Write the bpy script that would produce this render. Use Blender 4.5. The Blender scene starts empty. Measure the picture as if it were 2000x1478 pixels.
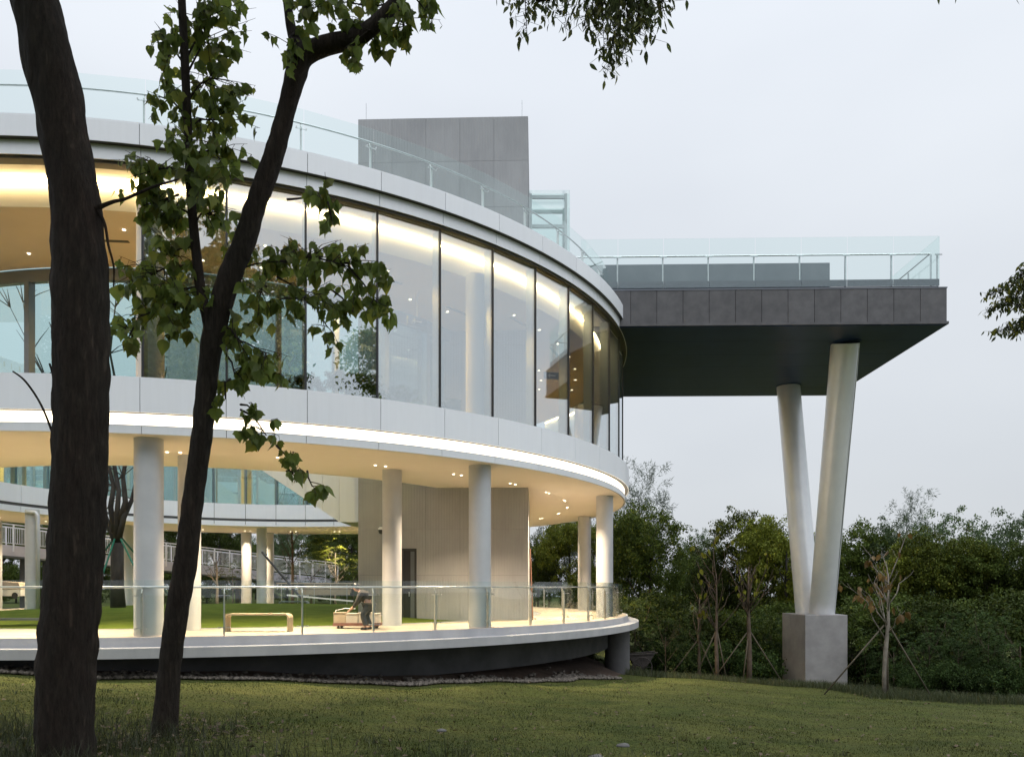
import bpy, math, random
import numpy as np
from mathutils import Vector, Matrix

random.seed(7)
rng = np.random.default_rng(7)
SC = bpy.context.scene
COL = SC.collection
EYE = 1.6                      # camera height above the lawn under it
F = 1497.0                     # focal length in pixels of a 2000 px wide picture
PI = math.pi
sin, cos = math.sin, math.cos

# ------------------------------------------------------------------ camera
cam = bpy.data.cameras.new('camera')
cam.sensor_width = 36.0
cam.lens = F / 2000.0 * 36.0
cam.shift_y = (1146 - 739) / 2000.0
cam.clip_start = 0.1
cam.clip_end = 1500
camo = bpy.data.objects.new('camera', cam)
COL.objects.link(camo)
camo.location = (0, 0, EYE)
camo.rotation_euler = (math.radians(90), 0, 0)
SC.camera = camo

# ------------------------------------------------------------------ sky and sun (overcast, dusk side of day)
SUN_EL, SUN_AZ = math.radians(60), math.radians(205)
W = bpy.data.worlds.new('World')
SC.world = W
W.use_nodes = True
nt = W.node_tree
nt.nodes.clear()
w_out = nt.nodes.new('ShaderNodeOutputWorld')
w_bg = nt.nodes.new('ShaderNodeBackground')
w_sky = nt.nodes.new('ShaderNodeTexSky')
w_sky.sky_type = 'NISHITA'
w_sky.sun_disc = False
w_sky.sun_elevation = SUN_EL
w_sky.sun_rotation = SUN_AZ
w_sky.dust_density = 3.0
w_sky.air_density = 1.5
w_tc = nt.nodes.new('ShaderNodeTexCoord')
w_no = nt.nodes.new('ShaderNodeTexNoise')
w_no.inputs['Scale'].default_value = 1.6
w_no.inputs['Detail'].default_value = 4
w_no.inputs['Roughness'].default_value = 0.45
w_mp = nt.nodes.new('ShaderNodeMapping')
w_mp.inputs['Scale'].default_value = (1, 1, 2.2)
nt.links.new(w_tc.outputs['Generated'], w_mp.inputs['Vector'])
nt.links.new(w_mp.outputs['Vector'], w_no.inputs['Vector'])
w_cr = nt.nodes.new('ShaderNodeValToRGB')
w_cr.color_ramp.elements[0].position = 0.3
w_cr.color_ramp.elements[0].color = (6.30, 6.66, 7.20, 1)
w_cr.color_ramp.elements[1].position = 0.75
w_cr.color_ramp.elements[1].color = (7.55, 7.90, 8.35, 1)
nt.links.new(w_no.outputs['Fac'], w_cr.inputs['Fac'])
w_mx = nt.nodes.new('ShaderNodeMixRGB')
w_mx.inputs['Fac'].default_value = 0.9          # cloud cover over the clear sky
nt.links.new(w_sky.outputs['Color'], w_mx.inputs['Color1'])
nt.links.new(w_cr.outputs['Color'], w_mx.inputs['Color2'])
# an overcast sky grows brighter towards the zenith
w_sep = nt.nodes.new('ShaderNodeSeparateXYZ')
nt.links.new(w_tc.outputs['Generated'], w_sep.inputs['Vector'])
w_zr = nt.nodes.new('ShaderNodeMapRange')
w_zr.inputs['From Min'].default_value = 0.0
w_zr.inputs['From Max'].default_value = 1.0
w_zr.inputs['To Min'].default_value = 0.90
w_zr.inputs['To Max'].default_value = 1.75
w_pw = nt.nodes.new('ShaderNodeMath')
w_pw.operation = 'POWER'
w_pw.use_clamp = True
w_pw.inputs[1].default_value = 2.0
nt.links.new(w_sep.outputs['Z'], w_pw.inputs[0])
nt.links.new(w_pw.outputs[0], w_zr.inputs['Value'])
w_ml = nt.nodes.new('ShaderNodeMixRGB')
w_ml.blend_type = 'MULTIPLY'
w_ml.inputs['Fac'].default_value = 1.0
nt.links.new(w_mx.outputs['Color'], w_ml.inputs['Color1'])
nt.links.new(w_zr.outputs['Result'], w_ml.inputs['Color2'])
nt.links.new(w_ml.outputs['Color'], w_bg.inputs['Color'])
w_bg.inputs['Strength'].default_value = 0.1
nt.links.new(w_bg.outputs['Background'], w_out.inputs['Surface'])

sun = bpy.data.lights.new('sun', 'SUN')
sun.energy = 1.5
sun.angle = math.radians(50)
sun.color = (0.98, 0.985, 1.0)
suno = bpy.data.objects.new('sun', sun)
COL.objects.link(suno)
# from behind the camera, a little to the right
_d = Vector((sin(SUN_AZ) * cos(SUN_EL) * -1, cos(SUN_AZ) * cos(SUN_EL), sin(SUN_EL)))
suno.rotation_euler = _d.to_track_quat('Z', 'Y').to_euler()
suno.location = (20, -30, 50)

SC.view_settings.view_transform = 'Standard'
SC.view_settings.look = 'None'
SC.view_settings.exposure = 0.15
SC.view_settings.gamma = 1.0
SC.view_settings.use_curve_mapping = False
SC.cycles.use_denoising = True
SC.cycles.max_bounces = 9
SC.cycles.diffuse_bounces = 3
SC.cycles.glossy_bounces = 4
SC.cycles.transmission_bounces = 6
SC.cycles.transparent_max_bounces = 40
SC.cycles.sample_clamp_indirect = 8.0
SC.cycles.caustics_reflective = False
SC.cycles.caustics_refractive = False

# ------------------------------------------------------------------ helpers
def at(px, py, d):
    """world point seen at pixel (px, py) of the 2000 px picture, d metres deep"""
    return Vector(((px - 1000) / F * d, d, EYE + (1146 - py) / F * d))

def link(o):
    COL.objects.link(o)
    return o

def tag(o, label=None, cat=None, group=None, kind=None):
    if label: o['label'] = label
    if cat: o['category'] = cat
    if group: o['group'] = group
    if kind: o['kind'] = kind
    return o

def empty(name, loc, label=None, cat=None, group=None):
    o = bpy.data.objects.new(name, None)
    o.empty_display_size = 0.3
    o.location = loc
    link(o)
    return tag(o, label, cat, group)

def under(o, parent):
    """parent o, whose data is in world space, without moving it"""
    if parent is not None:
        o.parent = parent
        m = Matrix.Translation(-parent.location) if parent.type == 'EMPTY' else Matrix.Identity(4)
        o.matrix_parent_inverse = m
    return o

class MB:
    def __init__(s):
        s.v, s.f = [], []
    def add(s, vs, fs):
        b = len(s.v)
        s.v += [tuple(p) for p in vs]
        s.f += [tuple(i + b for i in f) for f in fs]
        return s
    def box(s, c, size, rz=0.0, M=None):
        hx, hy, hz = size[0] / 2, size[1] / 2, size[2] / 2
        vs = []
        for z in (-hz, hz):
            for x, y in ((-hx, -hy), (hx, -hy), (hx, hy), (-hx, hy)):
                p = Vector((x, y, z))
                if M is not None:
                    p = M @ p
                elif rz:
                    p = Vector((x * cos(rz) - y * sin(rz), x * sin(rz) + y * cos(rz), z))
                vs.append(p + Vector(c))
        return s.add(vs, [(3, 2, 1, 0), (4, 5, 6, 7), (0, 1, 5, 4), (1, 2, 6, 5), (2, 3, 7, 6), (3, 0, 4, 7)])
    def bar(s, a, b, w, h=None):
        """rectangular bar from a to b"""
        a, b = Vector(a), Vector(b)
        h = h or w
        d = (b - a)
        q = d.to_track_quat('Z', 'Y').to_matrix()
        return s.box((a + b) / 2, (w, h, d.length), M=q)
    def prism(s, poly, z0, z1):
        n = len(poly)
        vs = [(x, y, z0) for x, y in poly] + [(x, y, z1) for x, y in poly]
        fs = [tuple(range(n - 1, -1, -1)), tuple(range(n, 2 * n))]
        fs += [(i, (i + 1) % n, n + (i + 1) % n, n + i) for i in range(n)]
        return s.add(vs, fs)
    def extrude(s, poly, d):
        """poly: list of 3d points, d: extrusion vector"""
        n = len(poly)
        d = Vector(d)
        vs = [Vector(p) for p in poly] + [Vector(p) + d for p in poly]
        fs = [tuple(range(n - 1, -1, -1)), tuple(range(n, 2 * n))]
        fs += [(i, (i + 1) % n, n + (i + 1) % n, n + i) for i in range(n)]
        return s.add(vs, fs)
    def tube(s, path, rad, n=8, cap=True):
        path = [Vector(p) for p in path]
        if not hasattr(rad, '__len__'):
            rad = [rad] * len(path)
        b = len(s.v)
        ref = None
        for i, p in enumerate(path):
            d = (path[min(i + 1, len(path) - 1)] - path[max(i - 1, 0)]).normalized()
            if ref is None:
                ref = Vector((1, 0, 0)) if abs(d.x) < 0.8 else Vector((0, 1, 0))
            u = (ref - d * ref.dot(d)).normalized()
            ref = u
            w = d.cross(u)
            for k in range(n):
                a = 2 * PI * k / n
                s.v.append(tuple(p + (u * cos(a) + w * sin(a)) * rad[i]))
        for i in range(len(path) - 1):
            for k in range(n):
                a0, a1 = b + i * n + k, b + i * n + (k + 1) % n
                s.f.append((a0, a1, a1 + n, a0 + n))
        if cap:
            s.f.append(tuple(b + k for k in range(n - 1, -1, -1)))
            e = b + (len(path) - 1) * n
            s.f.append(tuple(e + k for k in range(n)))
        return s
    def lathe(s, c, prof, n=16):
        b = len(s.v)
        for r, z in prof:
            for k in range(n):
                a = 2 * PI * k / n
                s.v.append((c[0] + r * cos(a), c[1] + r * sin(a), c[2] + z))
        for i in range(len(prof) - 1):
            for k in range(n):
                a0, a1 = b + i * n + k, b + i * n + (k + 1) % n
                s.f.append((a0, a1, a1 + n, a0 + n))
        s.f.append(tuple(b + k for k in range(n - 1, -1, -1)))
        e = b + (len(prof) - 1) * n
        s.f.append(tuple(e + k for k in range(n)))
        return s
    def arc(s, c, R0, R1, z0, z1, t0, t1, n, c0=None):
        """closed annular sector; inner circle may have its own centre c0"""
        c0 = c0 or c
        full = abs((t1 - t0) - 2 * PI) < 1e-6
        m = n if full else n + 1
        b = len(s.v)
        for i in range(m):
            t = t0 + (t1 - t0) * i / n
            for cc, R, z in ((c0, R0, z0), (c, R1, z0), (c, R1, z1), (c0, R0, z1)):
                s.v.append((cc[0] + R * sin(t), cc[1] - R * cos(t), z))
        for i in range(n):
            a, e = b + 4 * i, b + 4 * ((i + 1) % m)
            for k in range(4):
                k2 = (k + 1) % 4
                s.f.append((a + k, a + k2, e + k2, e + k))
        if not full:
            s.f.append((b + 3, b + 2, b + 1, b))
            e = b + 4 * n
            s.f.append((e, e + 1, e + 2, e + 3))
        return s
    def mesh(s, name, mat, smooth=False, angle=None):
        me = bpy.data.meshes.new(name)
        me.from_pydata(s.v, [], s.f)
        me.validate()
        bm_fix(me)
        if mat: me.materials.append(mat)
        if smooth or angle:
            me.polygons.foreach_set('use_smooth', [True] * len(me.polygons))
            if angle:
                me.set_sharp_from_angle(angle=math.radians(angle))
        me.update()
        return me
    def build(s, name, mat, parent=None, smooth=False, angle=None):
        o = link(bpy.data.objects.new(name, s.mesh(name, mat, smooth, angle)))
        return under(o, parent)

import bmesh
def bm_fix(me):
    bm = bmesh.new()
    bm.from_mesh(me)
    bmesh.ops.recalc_face_normals(bm, faces=bm.faces)
    bm.to_mesh(me)
    bm.free()

def put(name, me, parent, loc, rz=0.0, scale=None):
    """an object sharing mesh data, placed in world space under parent"""
    o = link(bpy.data.objects.new(name, me))
    o.location = loc
    o.rotation_euler = (0, 0, rz)
    if scale: o.scale = scale if hasattr(scale, '__len__') else (scale,) * 3
    return under(o, parent)

def np_mesh(name, V, Fc, mat, smooth=False):
    """fast mesh from numpy: V (n,3), Fc (m,k)"""
    me = bpy.data.meshes.new(name)
    k = Fc.shape[1]
    me.vertices.add(len(V))
    me.vertices.foreach_set('co', np.ascontiguousarray(V, dtype=np.float32).ravel())
    me.loops.add(Fc.size)
    me.loops.foreach_set('vertex_index', np.ascontiguousarray(Fc, dtype=np.int32).ravel())
    me.polygons.add(len(Fc))
    me.polygons.foreach_set('loop_start', np.arange(0, Fc.size, k, dtype=np.int32))
    me.polygons.foreach_set('loop_total', np.full(len(Fc), k, dtype=np.int32))
    if smooth:
        me.polygons.foreach_set('use_smooth', np.ones(len(Fc), dtype=bool))
    me.update(calc_edges=True)
    if mat: me.materials.append(mat)
    return me

# ------------------------------------------------------------------ materials
def new_mat(name):
    m = bpy.data.materials.new(name)
    m.use_nodes = True
    t = m.node_tree
    return m, t, t.nodes['Principled BSDF'], t.nodes['Material Output']

def noise_mix(t, c1, c2, scale, detail=5, lo=0.35, hi=0.65, stretch=(1, 1, 1), rough=0.6, coord='pos'):
    if coord == 'pos':
        g = t.nodes.new('ShaderNodeNewGeometry'); src = g.outputs['Position']
    else:
        g = t.nodes.new('ShaderNodeTexCoord'); src = g.outputs['Object']
    mp = t.nodes.new('ShaderNodeMapping')
    mp.inputs['Scale'].default_value = stretch
    t.links.new(src, mp.inputs['Vector'])
    n = t.nodes.new('ShaderNodeTexNoise')
    n.inputs['Scale'].default_value = scale
    n.inputs['Detail'].default_value = detail
    n.inputs['Roughness'].default_value = rough
    t.links.new(mp.outputs['Vector'], n.inputs['Vector'])
    r = t.nodes.new('ShaderNodeValToRGB')
    r.color_ramp.elements[0].position = lo
    r.color_ramp.elements[1].position = hi
    r.color_ramp.elements[0].color = (*c1, 1)
    r.color_ramp.elements[1].color = (*c2, 1)
    t.links.new(n.outputs['Fac'], r.inputs['Fac'])
    return r.outputs['Color'], n.outputs['Fac']

def mixc(t, a, b, fac, mode='MIX'):
    m = t.nodes.new('ShaderNodeMixRGB')
    m.blend_type = mode
    for sock, v in (('Color1', a), ('Color2', b), ('Fac', fac)):
        if isinstance(v, (int, float)): m.inputs[sock].default_value = v
        elif isinstance(v, tuple): m.inputs[sock].default_value = (*v, 1)
        else: t.links.new(v, m.inputs[sock])
    return m.outputs['Color']

def add_bump(t, b, h, strength, dist=0.02):
    bp = t.nodes.new('ShaderNodeBump')
    bp.inputs['Strength'].default_value = strength
    bp.inputs['Distance'].default_value = dist
    t.links.new(h, bp.inputs['Height'])
    t.links.new(bp.outputs['Normal'], b.inputs['Normal'])

def solid(name, c1, c2=None, scale=3.0, rough=0.5, metal=0.0, bump=0.0, bscale=None, spec=0.5, stretch=(1, 1, 1), tint=0.0):
    m, t, b, o = new_mat(name)
    c2 = c2 or tuple(x * 1.12 for x in c1)
    col, fac = noise_mix(t, c1, c2, scale, stretch=stretch)
    if tint:                                     # pieces differ a little from one another
        oi = t.nodes.new('ShaderNodeObjectInfo')
        mr = t.nodes.new('ShaderNodeMapRange')
        mr.inputs['To Min'].default_value = 1 - tint
        mr.inputs['To Max'].default_value = 1 + tint
        t.links.new(oi.outputs['Random'], mr.inputs['Value'])
        hs = t.nodes.new('ShaderNodeHueSaturation')
        t.links.new(mr.outputs['Result'], hs.inputs['Value'])
        t.links.new(col, hs.inputs['Color'])
        col = hs.outputs['Color']
    t.links.new(col, b.inputs['Base Color'])
    b.inputs['Roughness'].default_value = rough
    b.inputs['Metallic'].default_value = metal
    b.inputs['Specular IOR Level'].default_value = spec
    if bump:
        _, f2 = noise_mix(t, (0, 0, 0), (1, 1, 1), bscale or scale * 6)
        add_bump(t, b, f2, bump)
    return m

def emit(name, col, strength):
    m, t, b, o = new_mat(name)
    b.inputs['Base Color'].default_value = (*[min(1, c) for c in col], 1)
    b.inputs['Emission Color'].default_value = (*col, 1)
    b.inputs['Emission Strength'].default_value = strength
    return m

def glass(name, tint, r0, refl=(1, 1, 1)):
    """architectural sheet glass: tinted see-through plus a Fresnel reflection"""
    m, t, b, o = new_mat(name)
    t.nodes.remove(b)
    lw = t.nodes.new('ShaderNodeLayerWeight')
    lw.inputs['Blend'].default_value = 0.5
    p = t.nodes.new('ShaderNodeMath'); p.operation = 'POWER'
    p.inputs[1].default_value = 4.0
    t.links.new(lw.outputs['Facing'], p.inputs[0])
    mr = t.nodes.new('ShaderNodeMapRange')
    mr.inputs['To Min'].default_value = r0
    mr.inputs['To Max'].default_value = 1.0
    t.links.new(p.outputs[0], mr.inputs['Value'])
    tr = t.nodes.new('ShaderNodeBsdfTransparent')
    tr.inputs['Color'].default_value = (*tint, 1)
    gl = t.nodes.new('ShaderNodeBsdfGlossy')
    gl.inputs['Roughness'].default_value = 0.0
    gl.inputs['Color'].default_value = (*refl, 1)
    mx = t.nodes.new('ShaderNodeMixShader')
    t.links.new(mr.outputs['Result'], mx.inputs['Fac'])
    t.links.new(tr.outputs[0], mx.inputs[1])
    t.links.new(gl.outputs[0], mx.inputs[2])
    t.links.new(mx.outputs[0], o.inputs['Surface'])
    return m

def leaf_mat(name, c1, c2, c3, rough=0.45, trans=0.25, scale=1.2, spec=0.4, rand=0.38):
    m, t, b, o = new_mat(name)
    col, _ = noise_mix(t, c1, c2, scale, detail=3)
    col2, f2 = noise_mix(t, (0, 0, 0), (1, 1, 1), scale * 9, detail=2, lo=0.5, hi=0.75)
    col = mixc(t, col, c3, f2)
    oi = t.nodes.new('ShaderNodeObjectInfo')
    mr = t.nodes.new('ShaderNodeMapRange')
    mr.inputs['To Min'].default_value = 1 - rand
    mr.inputs['To Max'].default_value = 1 + rand
    t.links.new(oi.outputs['Random'], mr.inputs['Value'])
    gi = t.nodes.new('ShaderNodeNewGeometry')           # every leaf differs: tone, and a few yellowing ones
    m2 = t.nodes.new('ShaderNodeMapRange')
    m2.inputs['To Min'].default_value = 0.65
    m2.inputs['To Max'].default_value = 1.4
    t.links.new(gi.outputs['Random Per Island'], m2.inputs['Value'])
    mu = t.nodes.new('ShaderNodeMath'); mu.operation = 'MULTIPLY'
    t.links.new(mr.outputs['Result'], mu.inputs[0]); t.links.new(m2.outputs['Result'], mu.inputs[1])
    fr_ = t.nodes.new('ShaderNodeMath'); fr_.operation = 'MULTIPLY'; fr_.inputs[1].default_value = 37.7
    t.links.new(gi.outputs['Random Per Island'], fr_.inputs[0])
    fc = t.nodes.new('ShaderNodeMath'); fc.operation = 'FRACT'
    t.links.new(fr_.outputs[0], fc.inputs[0])
    ye = t.nodes.new('ShaderNodeMapRange')
    ye.inputs['From Min'].default_value = 0.86; ye.inputs['From Max'].default_value = 1.0
    ye.inputs['To Max'].default_value = 0.6
    t.links.new(fc.outputs[0], ye.inputs['Value'])
    col = mixc(t, col, tuple(min(1, c * k) for c, k in zip(c3, (1.5, 1.15, 0.8))), ye.outputs['Result'])
    hs = t.nodes.new('ShaderNodeHueSaturation')
    t.links.new(mu.outputs[0], hs.inputs['Value'])
    t.links.new(col, hs.inputs['Color'])
    col = hs.outputs['Color']
    t.links.new(col, b.inputs['Base Color'])
    b.inputs['Roughness'].default_value = rough
    b.inputs['Specular IOR Level'].default_value = spec
    tl = t.nodes.new('ShaderNodeBsdfTranslucent')
    t.links.new(col, tl.inputs['Color'])
    mx = t.nodes.new('ShaderNodeMixShader')
    mx.inputs['Fac'].default_value = trans
    t.links.new(b.outputs[0], mx.inputs[1])
    t.links.new(tl.outputs[0], mx.inputs[2])
    t.links.new(mx.outputs[0], o.inputs['Surface'])
    return m

M = {}
M['panel'] = solid('white_aluminium_panel', (0.865, 0.90, 0.96), (0.895, 0.925, 0.975), 0.8, rough=0.38, tint=0.025)
def weather(m, amount):
    t = m.node_tree; b = t.nodes['Principled BSDF']
    src = b.inputs['Base Color'].links[0].from_socket
    _, st = noise_mix(t, (0, 0, 0), (1, 1, 1), 3.0, stretch=(3, 3, 0.25), detail=7, lo=0.45, hi=0.75)
    k = t.nodes.new('ShaderNodeMath'); k.operation = 'MULTIPLY'
    t.links.new(st, k.inputs[0]); k.inputs[1].default_value = amount
    t.links.new(mixc(t, src, mixc(t, src, (0.72, 0.71, 0.69), 1.0, 'MULTIPLY'), k.outputs[0]), b.inputs['Base Color'])
weather(M['panel'], 0.32)
M['panel_back'] = solid('panel_joint_shadow', (0.10, 0.10, 0.11), rough=0.8)
M['trim'] = solid('dark_bronze_trim', (0.05, 0.045, 0.035), rough=0.45)
M['soffit'] = solid('cream_plaster_soffit', (0.89, 0.82, 0.72), (0.92, 0.85, 0.75), 0.6, rough=0.75)
M['inside'] = solid('white_plaster', (0.74, 0.73, 0.70), (0.78, 0.77, 0.74), 0.7, rough=0.8)
M['floor_in'] = solid('pale_timber_floor', (0.42, 0.32, 0.20), (0.48, 0.38, 0.25), 2.0, rough=0.5)
M['mullion'] = solid('blue_grey_mullion', (0.25, 0.285, 0.32), (0.29, 0.325, 0.36), 1.0, rough=0.35, metal=0.6)
M['gasket'] = solid('black_gasket', (0.02, 0.022, 0.025), rough=0.5)
M['glass'] = glass('curtain_wall_glass', (0.92, 0.955, 0.95), 0.41, (0.94, 0.98, 1.0))
M['glass_in'] = glass('courtyard_glass', (0.80, 0.93, 0.92), 0.10)
M['rail_glass'] = glass('railing_glass', (0.935, 0.975, 0.968), 0.04)
M['steel'] = solid('brushed_stainless_steel', (0.48, 0.50, 0.51), (0.56, 0.58, 0.59), 6, rough=0.32, metal=0.9)
M['post'] = solid('painted_steel_post', (0.42, 0.41, 0.38), (0.5, 0.49, 0.46), 6, rough=0.4, metal=0.5)
M['post_white'] = solid('white_steel_post', (0.72, 0.73, 0.73), rough=0.4)
M['column'] = solid('satin_column_paint', (0.50, 0.515, 0.535), (0.56, 0.575, 0.595), 1.3, rough=0.42, metal=0.15, bump=0.04)
M['vcolumn'] = solid('silver_column_paint', (0.80, 0.82, 0.85), (0.86, 0.88, 0.90), 1.5, rough=0.34, metal=0.25, bump=0.03)
M['concrete'] = solid('pale_concrete', (0.36, 0.365, 0.385), (0.44, 0.445, 0.46), 1.4, rough=0.85, bump=0.12, bscale=14, stretch=(1, 1, 0.4))
M['pedestal'] = solid('pedestal_concrete', (0.27, 0.265, 0.27), (0.34, 0.335, 0.34), 1.6, rough=0.9, bump=0.2, bscale=10)
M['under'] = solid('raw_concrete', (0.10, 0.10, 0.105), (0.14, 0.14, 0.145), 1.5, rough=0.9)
M['beam'] = solid('shade_toned_concrete', (0.055, 0.056, 0.06), (0.085, 0.085, 0.09), 1.5, rough=0.9)  # beam concrete with the shade under the terrace put into its colour
M['deck'] = solid('buff_terrace_paving', (0.31, 0.26, 0.195), (0.37, 0.315, 0.24), 1.5, rough=0.7, bump=0.05)
M['stone'] = solid('dark_granite_panel', (0.064, 0.064, 0.070), (0.098, 0.097, 0.104), 2.4, rough=0.55, tint=0.10)
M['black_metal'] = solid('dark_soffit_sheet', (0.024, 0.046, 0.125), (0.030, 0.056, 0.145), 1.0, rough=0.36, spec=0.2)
M['charcoal'] = solid('charcoal_render', (0.085, 0.10, 0.115), (0.11, 0.125, 0.14), 1.0, rough=0.7)
M['plinth'] = solid('blue_grey_render', (0.15, 0.185, 0.21), (0.185, 0.22, 0.245), 1.0, rough=0.7)
M['slate'] = solid('slate_band', (0.15, 0.165, 0.20), rough=0.5)
M['bark_tree'] = None
M['led'] = emit('warm_light_strip', (1.0, 0.84, 0.60), 3.2)
M['cove'] = emit('cove_light_strip', (1.0, 0.72, 0.34), 60.0)
M['spot'] = emit('downlight_lens', (1.0, 0.86, 0.62), 7.0)
M['wood'] = solid('pale_oak', (0.36, 0.28, 0.18), (0.44, 0.35, 0.24), 5, rough=0.55, stretch=(1, 6, 6))
M['black'] = solid('black_paint', (0.012, 0.013, 0.015), rough=0.4)
M['white'] = solid('white_paint', (0.70, 0.70, 0.69), rough=0.5)
M['bridge'] = solid('bridge_white_paint', (0.62, 0.64, 0.68), rough=0.5)
M['bridge_beam'] = solid('bridge_lilac_beam', (0.42, 0.43, 0.52), rough=0.5)
M['gravel'] = solid('river_pebble', (0.045, 0.04, 0.035), (0.19, 0.165, 0.14), 14.0, rough=0.8)
M['grey_gravel'] = solid('grey_gravel', (0.16, 0.17, 0.18), (0.30, 0.31, 0.32), 14.0, rough=0.85, bump=0.6, bscale=30)
M['soil'] = solid('bare_soil', (0.045, 0.028, 0.02), (0.085, 0.055, 0.04), 4.0, rough=0.95, bump=0.5, bscale=16)
M['path'] = solid('pale_path', (0.52, 0.50, 0.46), rough=0.8)
M['green_stake'] = solid('green_stake', (0.0, 0.13, 0.085), rough=0.5)
M['bamboo'] = solid('weathered_pole', (0.17, 0.14, 0.10), (0.26, 0.22, 0.16), 5, rough=0.8)
M['dark_pole'] = solid('dark_pole', (0.085, 0.072, 0.05), rough=0.8)

# ribbed concrete of the stair tower
def tower_material():
    m, t, b, o = new_mat('ribbed_tower_concrete')
    col, _ = noise_mix(t, (0.30, 0.31, 0.325), (0.35, 0.36, 0.375), 1.1, stretch=(1, 1, 0.5))
    _, streak = noise_mix(t, (0, 0, 0), (1, 1, 1), 5.0, stretch=(5, 5, 0.12), detail=6)
    col = mixc(t, col, (0.13, 0.125, 0.12), 0.0)
    m2 = mixc(t, col, mixc(t, col, (0.84, 0.84, 0.84), 1.0, 'MULTIPLY'), streak)
    oi = t.nodes.new('ShaderNodeObjectInfo')
    mr = t.nodes.new('ShaderNodeMapRange')
    mr.inputs['To Min'].default_value = 0.96
    mr.inputs['To Max'].default_value = 1.04
    t.links.new(oi.outputs['Random'], mr.inputs['Value'])
    hs = t.nodes.new('ShaderNodeHueSaturation')
    t.links.new(mr.outputs['Result'], hs.inputs['Value'])
    t.links.new(m2, hs.inputs['Color'])
    t.links.new(hs.outputs['Color'], b.inputs['Base Color'])
    b.inputs['Roughness'].default_value = 0.85
    g = t.nodes.new('ShaderNodeNewGeometry')
    wv = t.nodes.new('ShaderNodeTexWave')
    wv.bands_direction = 'DIAGONAL'
    wv.inputs['Scale'].default_value = 4.2
    wv.inputs['Distortion'].default_value = 0.4
    mp = t.nodes.new('ShaderNodeMapping')
    mp.inputs['Scale'].default_value = (1.6, 1.6, 0)
    t.links.new(g.outputs['Position'], mp.inputs['Vector'])
    t.links.new(mp.outputs['Vector'], wv.inputs['Vector'])
    add_bump(t, b, wv.outputs['Fac'], 0.22, 0.02)
    return m
M['tower'] = tower_material()

def bark_material():
    m, t, b, o = new_mat('foreground_bark')
    col, f = noise_mix(t, (0.010, 0.011, 0.013), (0.038, 0.033, 0.029), 4.0, stretch=(1, 1, 0.4), detail=9, lo=0.3, hi=0.75)
    red, rf = noise_mix(t, (0, 0, 0), (1, 1, 1), 0.8, stretch=(1.6, 1.6, 0.45), lo=0.50, hi=0.68, detail=7)
    k1 = t.nodes.new('ShaderNodeMath'); k1.operation = 'MULTIPLY'
    t.links.new(rf, k1.inputs[0]); k1.inputs[1].default_value = 0.9
    col = mixc(t, col, (0.075, 0.026, 0.020), k1.outputs[0])
    gr, gf = noise_mix(t, (0, 0, 0), (1, 1, 1), 1.7, stretch=(1, 1, 0.6), lo=0.5, hi=0.7, detail=8)
    g2 = t.nodes.new('ShaderNodeMath'); g2.operation = 'MULTIPLY'
    t.links.new(gf, g2.inputs[0]); g2.inputs[1].default_value = 0.7
    col = mixc(t, col, (0.020, 0.026, 0.014), g2.outputs[0])
    pale, pf = noise_mix(t, (0, 0, 0), (1, 1, 1), 11, stretch=(1, 1, 0.5), lo=0.62, hi=0.74, detail=6)
    g3 = t.nodes.new('ShaderNodeMath'); g3.operation = 'MULTIPLY'
    t.links.new(pf, g3.inputs[0]); g3.inputs[1].default_value = 0.5
    col = mixc(t, col, (0.075, 0.07, 0.058), g3.outputs[0])
    ck, cf = noise_mix(t, (0.52, 0.52, 0.52), (1.08, 1.08, 1.08), 13, stretch=(1.6, 1.6, 0.3), detail=10, lo=0.36, hi=0.6, rough=0.72)
    col = mixc(t, col, ck, 1.0, 'MULTIPLY')
    t.links.new(col, b.inputs['Base Color'])
    b.inputs['Roughness'].default_value = 0.85
    b.inputs['Specular IOR Level'].default_value = 0.25
    bw = t.nodes.new('ShaderNodeRGBToBW'); t.links.new(ck, bw.inputs[0])
    add_bump(t, b, bw.outputs[0], 1.0, 0.05)
    return m
M['bark'] = bark_material()
M['bark_dark'] = solid('dark_bark', (0.022, 0.02, 0.018), (0.05, 0.045, 0.04), 3, rough=0.9, bump=0.5, bscale=12, stretch=(1, 1, 0.3))
M['bark_pale'] = solid('pale_bark', (0.16, 0.14, 0.12), (0.26, 0.235, 0.2), 4, rough=0.85, bump=0.4, bscale=14)
M['bark_brown'] = solid('brown_bark', (0.07, 0.05, 0.035), (0.12, 0.09, 0.065), 4, rough=0.9, bump=0.4, bscale=14)

M['leaf_front'] = leaf_mat('front_tree_leaf', (0.062, 0.10, 0.024), (0.092, 0.135, 0.032), (0.14, 0.18, 0.04), rough=0.5, trans=0.5, rand=0.45, spec=0.3)
M['leaf_over'] = leaf_mat('overhanging_leaf', (0.060, 0.085, 0.038), (0.085, 0.11, 0.045), (0.11, 0.14, 0.05), trans=0.5, spec=0.2)
M['leaf_dark'] = leaf_mat('dark_broadleaf', (0.026, 0.050, 0.014), (0.048, 0.078, 0.018), (0.085, 0.115, 0.02), scale=0.5, spec=0.15, rough=0.6)
M['leaf_mid'] = leaf_mat('mid_green_leaf', (0.040, 0.070, 0.014), (0.075, 0.11, 0.018), (0.14, 0.165, 0.022), scale=0.6, spec=0.15, rough=0.6)
M['leaf_light'] = leaf_mat('yellow_green_leaf', (0.07, 0.105, 0.014), (0.12, 0.155, 0.02), (0.18, 0.20, 0.03), scale=0.8, spec=0.15, rough=0.6)
M['leaf_blue'] = leaf_mat('blue_green_needle', (0.040, 0.060, 0.046), (0.055, 0.078, 0.056), (0.07, 0.095, 0.06), scale=0.6, spec=0.15, rough=0.6)
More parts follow.
